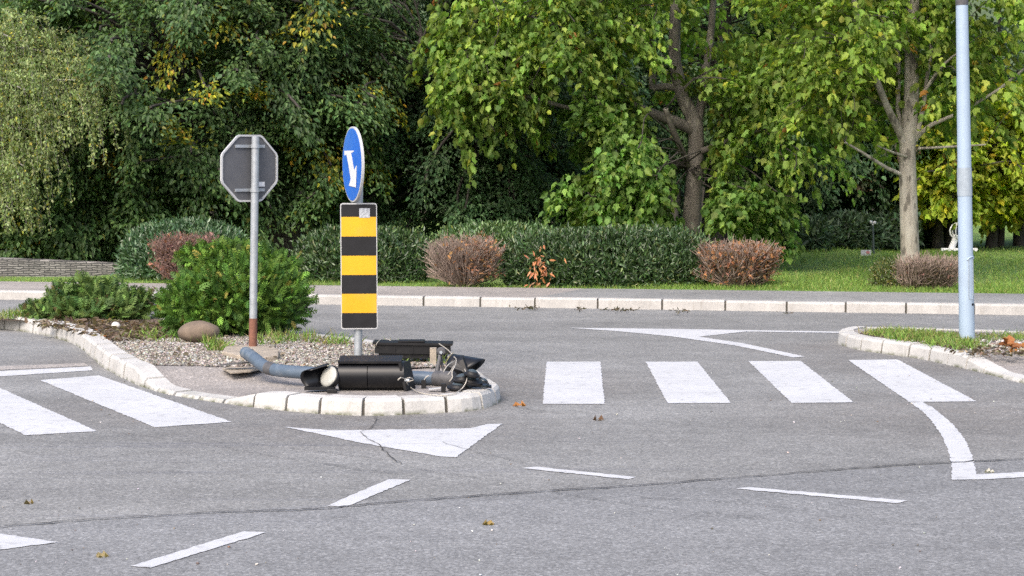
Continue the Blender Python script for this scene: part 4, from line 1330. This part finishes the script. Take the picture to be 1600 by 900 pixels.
def tree(name, label, base, limbs, crowns, tname, lmat, bark, seed, rbase=.016, share=.8, group=None):
    t = thing(name, label, 'tree', (base.x, base.y, base.z), group)
    mb = MB(); tw = MB(); smp = skeleton(mb, limbs)
    lv = Leaves(); rg = np.random.default_rng(seed)
    for (q, anch) in crowns:
        join(lv, q); twigs(tw, smp, anch, rg, rbase, share)
    mb.build('trunk', M[bark], t)
    if tw.v: tw.build('branchwork', M['bark_dark'], t)
    lv.build('crown', tname, M[lmat], t)
    return t

def upright(base, h, lean, r, seed, nl=7, spread=2.2, fork=.35):
    rnd = random.Random(seed)
    top = base + Vector((lean, 0, h))
    limbs = [([base + Vector((0, 0, -.1)), base.lerp(top, .3) + Vector((rnd.uniform(-.1, .1), 0, 0)), base.lerp(top, .65), top], r, r * .25, 12)]
    for k in range(nl):
        q = fork + (1 - fork) * k / nl
        s_ = base.lerp(top, q * .85); a = rnd.uniform(0, 2 * PI)
        e = s_ + Vector((math.cos(a) * spread, math.sin(a) * spread, rnd.uniform(.3, 1.4)))
        limbs.append(([s_, s_.lerp(e, .5) + Vector((0, 0, .2)), e], r * .4 * (1.1 - q * .5), r * .1, 7))
    return limbs

# dark broadleaved trees on the left and in the middle
bA = A(455, 420, 34.0); bA.z = .08
lA = [([bA + Vector((0, 0, -.1)), A(455, 380, 34), A(470, 330, 34), A(478, 250, 34), A(475, 60, 34), A(470, -250, 34)], .33, .10, 14),
      ([A(450, 395, 33.95), A(428, 360, 33.9), A(395, 318, 33.6), A(350, 250, 33.2), A(290, 130, 33)], .20, .06, 9),
      ([A(470, 330, 34), A(520, 270, 33.8), A(600, 180, 33.5), A(660, 60, 33.4)], .16, .05, 9),
      ([A(478, 240, 34), A(420, 150, 33.5), A(380, 20, 33)], .13, .04, 8)]
def cutA(p):                             # keep the space beside the trunk open
    return p[2] < 1.15 and -5.3 < p[0] < -2.6
cA = crown(101, A(330, 110, 33.6), (3.1, 2.8, 2.7), 300, 250, 0.098, GREEN_DARK, [(.10, YELLOW), (.02, ORANGE)], zmin=.75, cut=cutA)
cA2 = crown(102, A(395, -180, 34), (4.2, 3.2, 2.8), 130, 204, 0.101, GREEN_DARK, [(.10, YELLOW)])
cA3 = crown(103, A(470, 110, 33.2), (1.5, 1.6, 2.2), 90, 241, 0.094, GREEN_DARK, [(.04, YELLOW)], cut=cutA)
tree('linden_tree', 'dark green broadleaved tree with yellow sprays and a forked black trunk', bA, lA, [cA, cA2, cA3], 'ovate', 'leaf', 'bark_dark', 1)

bB = A(120, 415, 36.5); bB.z = .08
cB = crown(111, A(100, 270, 33.6), (2.5, 2.3, 2.05), 270, 241, 0.094, GREEN_DARK, [(.10, YELLOW), (.02, ORANGE)], zmin=.28)
cB2 = crown(112, A(90, -60, 36), (3.4, 2.8, 2.6), 170, 223, 0.101, GREEN_DARK, [(.03, ORANGE), (.10, YELLOW)])
tree('linden_tree', 'dark tree sweeping down to the stone wall behind the birch', bB, upright(bB, 7, .2, .26, 5), [cB, cB2], 'ovate', 'leaf', 'bark_dark', 2)

bC = A(725, 400, 37); bC.z = .08
cC = crown(121, A(700, 250, 35.6), (2.7, 2.3, 1.75), 250, 260, 0.094, GREEN_COOL, [(.03, YELLOW)], zmin=.75)
cC2 = crown(122, A(650, 30, 36.5), (3.0, 2.6, 2.4), 210, 241, 0.098, GREEN_COOL, [(.03, YELLOW)])
cC3 = crown(123, A(860, 150, 37.2), (2.4, 2.0, 2.4), 130, 241, 0.101, GREEN_COOL)
tree('leafy_tree', 'deep green tree behind the blue round sign', bC, upright(bC, 7.5, -.2, .25, 6), [cC, cC2, cC3], 'ovate', 'leaf', 'bark_dark', 3)

bD = A(1119, 395, 38); bD.z = .08
lD = [([bD + Vector((0, 0, -.1)), A(1116, 350, 38), A(1122, 260, 38), A(1130, 60, 38), A(1125, -200, 38)], .27, .1, 12)]
cD = crown(131, A(1120, 90, 38.5), (2.4, 2.0, 2.4), 150, 223, 0.109, GREEN_DARK, [(.03, YELLOW)], zmin=1.0)
tree('leafy_tree', 'dark tree whose black trunk stands close beside the plane trunk', bD, lD, [cD], 'ovate', 'leaf', 'bark_dark', 4)

bE = A(1330, 385, 41); bE.z = .1
cE = crown(141, A(1310, 215, 40), (1.6, 1.8, 1.8), 190, 223, 0.117, GREEN_COOL, [(.06, [(1, (.10, .07, .04)), (1, (.07, .09, .04))])], zmin=1.0)
cE2 = crown(142, A(1310, -10, 41.5), (2.2, 2.0, 2.2), 120, 204, 0.125, GREEN_DARK)
tree('leafy_tree', 'dark tree shading the lawn behind the small notice board', bE, upright(bE, 8, 0, .2, 8), [cE, cE2], 'ovate', 'leaf', 'bark_dark', 5)

# plane tree in the middle
bP = A(1082, 400, 33); bP.z = .08
lP = [([bP + Vector((0, 0, -.1)), A(1080, 350, 33), A(1086, 260, 33), A(1087, 195, 33), A(1070, 160, 33), A(1055, 100, 33), A(1055, 30, 33), A(1060, -120, 33)], .175, .06, 14),
      ([A(1087, 205, 33), A(1050, 188, 32.8), A(1005, 172, 32.5), A(960, 140, 32.1), A(900, 60, 31.6)], .11, .035, 9),
      ([A(1020, 140, 33), A(1018, 80, 33), A(1012, 10, 33), A(1005, -120, 33)], .07, .04, 8),
      ([A(1056, 138, 33), A(1040, 135, 33), A(1020, 138, 33)], .06, .06, 8),
      ([A(1087, 200, 33), A(1096, 160, 33.2), A(1102, 110, 33.2), A(1110, 60, 33.2), A(1120, -80, 33.3)], .09, .04, 9),
      ([A(1096, 165, 33.2), A(1115, 150, 33.1), A(1150, 140, 33), A(1210, 100, 32.8)], .06, .025, 8),
      ([A(1076, 262, 33), A(1068, 240, 32.6), A(1050, 200, 32.2), A(1040, 170, 32.0)], .055, .05, 8),
      ([A(1085, 240, 33), A(1140, 220, 32.6), A(1220, 190, 32.2), A(1290, 160, 32)], .06, .02, 8),
      ([A(1000, 172, 32.5), A(920, 175, 31.8), A(820, 150, 31.2), A(730, 130, 31)], .05, .02, 7)]
def open_trunk(p):                       # leaves the trunk and fork visible, as in the photo
    uy = p[1]; u = 800 + p[0] / uy * F
    v = 250 - (p[2] - 1.9) / uy * F
    return uy < 33.2 and (1030 < u < 1128 and 170 < v < 420 or 985 < u < 1085 and 40 < v < 200)
cP = [crown(151, A(850, 75, 31.8), (1.75, 1.4, 1.05), 66, 88, .125, PLANE, droop=.55, blen=(.6, 1.1), zmin=.9, cut=open_trunk, flip=.8, rmin=.3),
      crown(152, A(985, 235, 31.6), (1.15, 1.2, 1.2), 62, 96, .125, PLANE_LOW, droop=.6, blen=(.6, 1.0), zmin=.85, cut=open_trunk, flip=.8, rmin=.3),
      crown(153, A(1205, 160, 32.2), (1.4, 1.3, 1.45), 58, 88, .125, PLANE, droop=.55, blen=(.6, 1.1), zmin=1.0, cut=open_trunk, flip=.8, rmin=.3),
      crown(154, A(1040, -20, 32.6), (3.4, 2.1, 1.9), 105, 88, .125, PLANE, [(.012, ORANGE)], droop=.5, blen=(.7, 1.2), cut=open_trunk, flip=.8, rmin=.3, zfull=5.6),
      crown(155, A(745, 110, 31.4), (.95, .8, .85), 30, 90, .122, PLANE, droop=.7, blen=(.5, .9), flip=.8),
      crown(156, A(1150, 310, 31.8), (.75, .7, .42), 17, 90, .125, PLANE_LOW, droop=.7, blen=(.5, .9), flip=.8, cut=open_trunk),
      crown(157, A(960, 325, 31.4), (.85, .7, .38), 22, 90, .125, PLANE_LOW, droop=.75, blen=(.5, .8), flip=.8)]
tree('plane_tree', 'big plane tree with drooping lobed leaves and an exposed brown trunk', bP, lP, cP, 'plane', 'leaf_plane', 'bark_plane', 6, .008, .5)

# pale trunked plane tree on the right
bQ = A(1423, 431, 28.5); bQ.z = .08
lQ = [([bQ + Vector((0, 0, -.1)), A(1422, 400, 28.5), A(1419, 300, 28.5), A(1418, 225, 28.5), A(1424, 150, 28.5), A(1425, 60, 28.5), A(1428, -60, 28.5), A(1430, -300, 28.5)], .15, .055, 16),
      ([A(1416, 235, 28.5), A(1405, 205, 28.4), A(1385, 165, 28.2), A(1365, 110, 28.0), A(1345, 40, 27.9), A(1320, -60, 27.8)], .068, .03, 10),
      ([A(1412, 215, 28.55), A(1403, 170, 28.6), A(1404, 100, 28.7), A(1398, 40, 28.8), A(1390, -80, 29)], .042, .025, 8),
      ([A(1430, 220, 28.5), A(1442, 170, 28.4), A(1450, 110, 28.3), A(1456, 60, 28.2), A(1445, 15, 28.2)], .04, .02, 8),
      ([A(1432, 215, 28.5), A(1455, 195, 28.3), A(1490, 180, 28.1), A(1560, 140, 27.9), A(1620, 90, 27.8)], .038, .016, 8),
      ([A(1408, 272, 28.45), A(1385, 262, 28.3), A(1350, 240, 28.0), A(1320, 222, 27.8)], .035, .016, 7),
      ([A(1418, 245, 28.4), A(1395, 238, 28.2), A(1372, 228, 28.0)], .022, .012, 6),
      ([A(1440, 150, 28.3), A(1470, 105, 28.1), A(1500, 80, 27.9)], .03, .014, 6),
      ([A(1425, 90, 28.5), A(1400, 60, 28.2), A(1370, 20, 28.0)], .03, .014, 6),
      ([A(1435, 232, 28.5), A(1490, 229, 28.2), A(1540, 226, 28.1)], .022, .012, 6)]
def open_q(p):
    u = 800 + p[0] / p[1] * F; v = 250 - (p[2] - 1.9) / p[1] * F
    return p[1] < 28.7 and 1385 < u < 1450 and v > 60
cQ = [crown(161, A(1310, 30, 28.3), (1.3, 1.5, 1.3), 80, 56, .12, PLANE_B, droop=.5, blen=(.45, .85), zmin=2.4, cut=open_q, flip=.75, rmin=.2),
      crown(162, A(1500, 40, 28.4), (1.4, 1.5, 1.5), 82, 54, .12, PLANE_B, droop=.5, blen=(.45, .85), zmin=2.5, cut=open_q, flip=.75, rmin=.2),
      crown(163, A(1425, -190, 28.6), (2.8, 2.4, 1.8), 140, 54, .125, PLANE_B, droop=.5, blen=(.5, .9), flip=.75, rmin=.2, zfull=5),
      crown(164, A(1430, 130, 29.3), (1.2, .7, .9), 54, 40, .118, PLANE_B, droop=.5, blen=(.4, .7), flip=.75),
      crown(165, A(1290, 150, 28.0), (.5, .6, .6), 22, 54, .118, PLANE_B, droop=.5, blen=(.4, .7), flip=.75)]
tree('plane_tree', 'slender plane tree with a pale mottled trunk and thin yellowish leaves', bQ, lQ, cQ, 'plane', 'leaf_plane', 'bark_pale', 7, .005, .5)

# yellow green trees farther off on the right
for k, (u, y, cc_, n, lab) in enumerate((
        (1548, 39.5, [((1570, 225), (1.25, 1.2, 1.2)), ((1540, 330), (.9, .8, .45))], 105, 'low yellow green tree behind the lamp post with dark stems'),
        (1466, 39, [((1475, 240), (.62, .8, 1.2))], 120, 'yellow green tree between the pale trunk and the lamp post'),
        (1592, 40, [((1625, 320), (1.0, 1.0, .6))], 60, 'yellow tree cut off at the picture edge'))):
    b_ = A(u, 380, y); b_.z = .1
    cr = [crown(171 + k, A(*q, y - .5), r, n, 75, .15, YG, droop=.3, blen=(.6, 1.1), zmin=1.2, flip=.5, rmin=.2) for q, r in cc_]
    lm = upright(b_, 3.4, .3, .13, 30 + k, 8, 1.6, .3)
    lm.append(([b_ + Vector((.25, .2, -.1)), b_ + Vector((.35, .2, 1.2)), b_ + Vector((.8, .1, 2.6))], .08, .04, 7))
    tree('maple_tree', lab, b_, lm, cr, 'plane', 'leaf_plane', 'bark_dark', 40 + k, .014, .9, 'yellow green trees of the park')

# weeping birch on the far left
rg = np.random.default_rng(9)
bW = A(-70, 430, 31.5); bW.z = .1
lW = [([bW + Vector((0, 0, -.1)), A(-66, 300, 31.5), A(-60, 100, 31.5), A(-50, -200, 31.5)], .15, .06, 12)]
for (v0, u1, v1, y1) in ((220, 60, 205, 30.6), (160, 120, 125, 30.6), (120, 150, 150, 31), (250, 40, 260, 30.6), (90, 90, 85, 31), (60, 20, 60, 30.7), (180, 100, 180, 30.3), (140, 40, 140, 30.2), (100, 130, 100, 31.2), (300, 20, 330, 30.8)):
    s_ = A(-62, v0, 31.5); e = A(u1, v1, y1)
    lW.append(([s_, s_.lerp(e, .5) + Vector((0, 0, .15)), e], .028, .009, 6))
lv = Leaves(); mbw = MB(); smp = skeleton(mbw, lW)
limb_pts = [q for q in smp if q[1] < .03]
for k in range(900):
    q, r_ = limb_pts[rg.integers(len(limb_pts))]
    q = q + Vector((rg.uniform(-.35, .45), rg.uniform(-.45, .45), rg.uniform(-.1, .35)))
    ln = rg.uniform(.25, .8)
    if q.z - ln < .75: ln = max(.2, q.z - .75)
    dx_, dy_ = rg.uniform(.05, .38), rg.uniform(-.2, .1)
    pts = smooth_path([q, q + Vector((dx_ * .6, dy_ * .6, .03)), q + Vector((dx_, dy_, -ln * .45)), q + Vector((dx_ * 1.15, dy_ * 1.15, -ln))], .12)
    mbw.tube(pts, .0016, 3, cap=False)
    m = int(70 * ln) + 12
    tt = rg.random(m) * (len(pts) - 1.001); ii = tt.astype(int)
    pa = np.array([tuple(w) for w in pts]); pc_ = pa[ii] + (pa[ii + 1] - pa[ii]) * (tt - ii)[:, None] + rg.standard_normal((m, 3)) * .03
    d_ = rg.standard_normal((m, 3)) * .6 + (0, 0, -.8)
    lv.add(pc_, d_, rg.standard_normal((m, 3)) + (0, -.4, .3), .055 * (.7 + .6 * rg.random(m)), colours(m, BIRCH, .2, rg))
tW = thing('weeping_birch', 'pale olive weeping birch hanging in at the picture edge', 'tree', tuple(bW))
mbw.build('trunk', M['bark_birch'], tW)
lv.build('crown', 'ovate', M['leaf'], tW)

# dark shrubs behind the lawn
DARKC = [(3, (.045, .08, .045)), (3, (.065, .115, .062)), (2, (.09, .145, .075))]
for k, (u0, u1, vt, y, lab) in enumerate(((1225, 1292, 345, 37.2, 'dark round shrub behind the lawn near the withered shrub'), (1280, 1372, 338, 38, 'wide dark shrub behind the small notice board'), (1360, 1425, 335, 38.5, 'dark shrub behind the pale trunk'), (1430, 1500, 345, 40.5, 'dark shrub behind the white sculpture'), (1160, 1240, 350, 37.5, 'dark shrub seen above the withered shrub'))):
    c, (rx, rz) = span(u0, u1, vt, 400, y)
    shrub('dark_shrub', lab, 'shrub', c, (rx, .7, rz), [mound(60 + k, c, (rx, .7, rz), 1700, .16, DARKC, 2.4, .35, .2, .6, .1, .2, -1), mound(160 + k, c, (rx * .7, .5, rz * .7), 700, .2, DARKC, 2.4, .6, .2, .6, .1, .2, -1)], 'leaf', 'narrow', 'dark shrubs behind the lawn', nstem=8, seed=k)

# the wood that closes the view, one mass of far foliage
WOOD = [(3, (.045, .08, .038)), (3, (.065, .11, .05)), (1.5, (.095, .15, .065))]
rg = np.random.default_rng(3); lv = Leaves(); mb = MB()
for k in range(2300):
    x = rg.uniform(-24, 26); z = rg.uniform(.5, 11) if rg.random() < .8 else rg.uniform(.3, 3.2)
    y = rg.uniform(54, 62) - (2 if z > 5 else 0)
    if x > 11.5 and z < 1.7 and rg.random() < .8: continue
    bough(lv, (x, y, z), (rg.uniform(-.6, .6), -1, rg.uniform(-.2, .3)), 1.9, 1.1, 62 if z < 8 else 40, .27, WOOD, .35, .2, rg, .5)
wd = tag(lv.build('wood', 'quad', M['leaf']), 'dense dark wood closing the view behind the park', 'wood', kind='stuff')
for k in range(46):
    x = rg.uniform(-22, 24); y = rg.uniform(52, 58); r_ = rg.uniform(.07, .2)
    mb.tube([(x, y, 0), (x + rg.uniform(-.2, .2), y, 3), (x + rg.uniform(-.4, .4), y, 8)], [r_, r_ * .8, r_ * .4], 8)
mb.build('trunk_mass', M['bark_dark'], wd)['kind'] = 'stuff'

# wooded hillside far behind
mb = MB(); vs = []; hx, hy_ = 60, 14
rh_ = random.Random(8)
for j in range(hy_ + 1):
    for i in range(hx + 1):
        x = -90 + 180 * i / hx; y = 72 + 70 * j / hy_
        t = j / hy_
        vs.append((x, y, -.1 + 20 * (t * t * (3 - 2 * t)) ** .7 + (rh_.uniform(-.7, .9) if j else 0)))
mb.add(vs, [(j * (hx + 1) + i, j * (hx + 1) + i + 1, (j + 1) * (hx + 1) + i + 1, (j + 1) * (hx + 1) + i) for j in range(hy_) for i in range(hx)], True)
tag(mb.build('hills', soil_mat('hillside_scrub', (.03, .05, .022), (.09, .13, .055), 1.6)), 'dark green wooded hillside far behind the park', 'hill', kind='structure')

# ------------------------------------------------------------------ low stone wall at the far left
w0, w1 = A(-160, 436, 29.6), A(192, 434, 30.3)
mb = MB(); d = (w1 - w0); d.z = 0; d.normalize(); n_ = Vector((-d.y, d.x, 0))
hl, hr = A(-20, 400, 29.9).z, A(185, 412, 30.3).z
outl = [Vector((w0.x, w0.y, .05)), Vector((w1.x, w1.y, .05)), Vector((w1.x, w1.y, hr)), Vector((w0.x, w0.y, hl + .05))]
mb.prism(outl, n_ * .35)
tag(mb.build('stone_wall', M['stone_wall'], bevel=.015), 'low grey wall of thin stacked stones under the dark tree', 'wall')

# ------------------------------------------------------------------ small things in the park
ys = 37.6
sc0 = A(1496, 392, ys); sc0.z = .12
sc_t = thing('white_sculpture', 'white open frame sculpture standing on the lawn behind the lamp post', 'sculpture', tuple(sc0))
def SP(u, v, dy=0): return A(u, v, ys + dy)
mb = MB()
for dy in (-.12, .12):
    mb.tube([SP(1471, 390, dy), SP(1527, 390, dy)], .03, 8)
for u in (1473, 1483, 1492, 1512, 1525):
    mb.tube([SP(u, 390, -.2), SP(u, 390, .2)], .035, 8)
mb.build('base', M['white_metal'], sc_t)
mb = MB()
mb.tube([SP(1486, 391), SP(1495, 367)], [.07, .055], 8); mb.tube([SP(1512, 391), SP(1501, 367)], [.07, .055], 8)
mb.build('leg', M['white_metal'], sc_t)
mb = MB()
for tilt in (0, 1.05, 2.1):
    pts = []
    for i in range(17):
        a = 2 * PI * i / 16; c = SP(1497, 361)
        pts.append(c + Vector((math.cos(a) * .16 * math.cos(tilt), math.cos(a) * .16 * math.sin(tilt), math.sin(a) * .16)))
    mb.tube(pts, .016, 6)
mb.build('ring_body', M['white_metal'], sc_t)
mb = MB(); mb.tube([SP(1497, 350), SP(1498, 333)], .014, 6)
for tilt in (0, PI / 2):
    pts = [SP(1497.5, 326) + Vector((math.cos(a) * .085 * math.cos(tilt), math.cos(a) * .085 * math.sin(tilt), math.sin(a) * .10)) for a in np.linspace(0, 2 * PI, 13)]
    mb.tube(pts, .014, 6)
mb.build('ring_head', M['white_metal'], sc_t)

yb = 35.6
c = A(1353, 396, yb); nbd = thing('notice_board', 'small pale notice board standing low on the lawn', 'sign', (c.x, yb, .1))
mb = MB(); mb.box((c.x, yb, c.z + .01), (.19, .02, .11)); mb.build('panel', M['rim_white'], nbd)
mb = MB(); mb.box((c.x + .035, yb - .0115, c.z + .02), (.06, .002, .05)); mb.build('print', plain('faded_red_print', (.45, .16, .17), .6), nbd)
for dx_ in (-.07, .07):
    mb = MB(); mb.tube([(c.x + dx_, yb + .014, .05), (c.x + dx_, yb + .014, c.z + .04)], .008, 6); mb.build('post', M['lamp_dark'], nbd)
yb = 36.0
c = A(1365, 400, yb); pl = thing('park_lamp', 'thin dark park lamp with two small heads behind the notice board', 'lamp post', (c.x, yb, .1))
mb = MB(); q = A(1364, 352, yb); mb.tube([(c.x, yb, .08), tuple(q)], [.025, .018], 8); mb.build('pole', M['lamp_dark'], pl)
for du, dv in ((-3, -5), (2.5, -4)):
    mb = MB(); e = A(1364 + du, 352 + dv, yb); mb.tube([tuple(q), tuple(e)], .012, 6); mb.lathe(e, (du * .1, 0, .5), [(.028, -.02), (.035, .0), (.02, .03)], 10); mb.build('lamp_head', M['rim_white'], pl)

# ------------------------------------------------------------------ fallen leaves and chips on the road
LEAF_SPOTS = [(801, 632, .10, (.42, .18, .05), 'orange curled leaf lying beside the island nose'), (938, 655, .085, (.17, .10, .06), 'brown leaf lying below the first crossing stripe'),
              (772, 816, .055, (.36, .26, .10), 'small ochre leaf past the dark seam'), (42, 782, .055, (.32, .24, .12), 'small tan leaf above the lowest pointed marking'),
              (150, 867, .055, (.34, .28, .15), 'pale leaf beside the lowest dash'), (1552, 736, .05, (.62, .60, .55), 'pale scrap beside the straight end of the edge line')]
for k, (u, v, s_, col, lab) in enumerate(LEAF_SPOTS):
    lv = Leaves(); c = P(u, v, .012)
    a = k * 1.7
    lv.add(np.array([tuple(c)]), np.array([(math.cos(a), math.sin(a) * .7, .22)]), np.array([(.1, -.25, 1.)]), np.array([s_ * 1.2]), np.array([col]))
    o = lv.build('fallen_leaf', 'plane', M['leaf']); tag(o, lab, 'leaf', 'fallen leaves on the road')
oc_ = P(1593, 541, .15)
lv = Leaves(); n = 10; rg = np.random.default_rng(2)
lv.add(np.array(oc_) + rg.standard_normal((n, 3)) * (.07, .05, .01), rg.standard_normal((n, 3)) * (1, 1, .4), np.tile((0, -.3, 1.), (n, 1)), .13 * np.ones(n), colours(n, [(1, (.46, .20, .06)), (1, (.35, .15, .06))], .2))
tag(lv.build('leaf_litter', 'plane', M['leaf']), 'orange fallen leaves behind the lamp post', 'leaf litter', kind='stuff')
rg = np.random.default_rng(12)
chips = np.array([tuple(P(rg.uniform(0, 1600), rg.uniform(560, 900), .003)) for _ in range(130)] + [tuple(P(rg.uniform(1300, 1600), rg.uniform(585, 660), .003)) for _ in range(40)] + [tuple(P(u, v, .003)) for u, v in ((1199, 611), (1190, 612), (1207, 849), (1219, 809), (1585, 645))])
lv = Leaves(); n = len(chips)
lv.add(chips, rg.standard_normal((n, 3)) * (1, 1, .1), np.tile((0, 0, 1.), (n, 1)), .008 + .016 * rg.random(n) ** 3, colours(n, [(2, (.5, .48, .45)), (1, (.14, .12, .10)), (1, (.5, .5, .5)), (1, (.2, .15, .1))], .2, rg))
tag(lv.build('grit', 'pebble', M['pebble']), 'loose grit and tiny chips scattered over the road', 'grit', kind='stuff')
# debris caught along the far kerb
rg = np.random.default_rng(14); pts = []
for (u, v, w, k) in ((826, 480, 10, 60), (965, 483, 14, 70), (905, 482, 5, 20), (1062, 484, 7, 25), (1230, 488, 6, 12)):
    for _ in range(k):
        q = P(u + rg.normal() * w, v, .012 + abs(rg.normal()) * .025); q.y += rg.uniform(-.10, -.02); pts.append(tuple(q))
p = np.array(pts); n = len(p); lv = Leaves()
lv.add(p, rg.standard_normal((n, 3)) * (1, 1, .5), rg.standard_normal((n, 3)) + (0, 0, 1), .05 * (.5 + rg.random(n)), colours(n, [(2, (.06, .05, .03)), (1, (.10, .10, .05)), (1, (.14, .10, .06))], .2, rg))
tag(lv.build('leaf_litter', 'narrow', M['leaf']), 'dark debris caught against the far kerb', 'leaf litter', kind='stuff')

# ------------------------------------------------------------------ light, sky, camera
SUN_EL, SUN_AZ = math.radians(46), math.radians(205)      # azimuth clockwise from +y: behind us, to the left
w = bpy.data.worlds.new('World'); scene.world = w; w.use_nodes = True
nt = w.node_tree; bg = nt.nodes['Background']
sky = nt.nodes.new('ShaderNodeTexSky'); sky.sky_type = 'NISHITA'; sky.sun_disc = False
sky.sun_elevation = SUN_EL; sky.sun_rotation = SUN_AZ
sky.air_density = 1.0; sky.dust_density = 5.0; sky.ozone_density = 1.0
nt.links.new(sky.outputs[0], bg.inputs['Color']); bg.inputs['Strength'].default_value = .15
sl = bpy.data.lights.new('sun', 'SUN'); sl.energy = .7; sl.angle = math.radians(30); sl.color = (1, .95, .88)
so = bpy.data.objects.new('sun', sl); COL.objects.link(so)
sd = Vector((math.sin(SUN_AZ) * math.cos(SUN_EL), math.cos(SUN_AZ) * math.cos(SUN_EL), math.sin(SUN_EL)))
so.rotation_euler = sd.to_track_quat('Z', 'Y').to_euler()
so.location = sd * 50

cam = bpy.data.cameras.new('camera'); co = bpy.data.objects.new('camera', cam); COL.objects.link(co)
cam.sensor_fit = 'HORIZONTAL'; cam.sensor_width = 36; cam.lens = 36 * F / 1600
cam.clip_start = .1; cam.clip_end = 1500
co.location = EYE; co.rotation_euler = (PI / 2 - PITCH, 0, 0)
scene.camera = co

scene.render.engine = 'CYCLES'
cy = scene.cycles
cy.max_bounces = 8; cy.diffuse_bounces = 4; cy.glossy_bounces = 2; cy.transmission_bounces = 3
cy.use_denoising = False; cy.use_adaptive_sampling = False
cy.sample_clamp_indirect = 6
vs_ = scene.view_settings
vs_.view_transform = 'Standard'; vs_.look = 'None'; vs_.exposure = 1.15; vs_.gamma = 1; vs_.use_curve_mapping = False
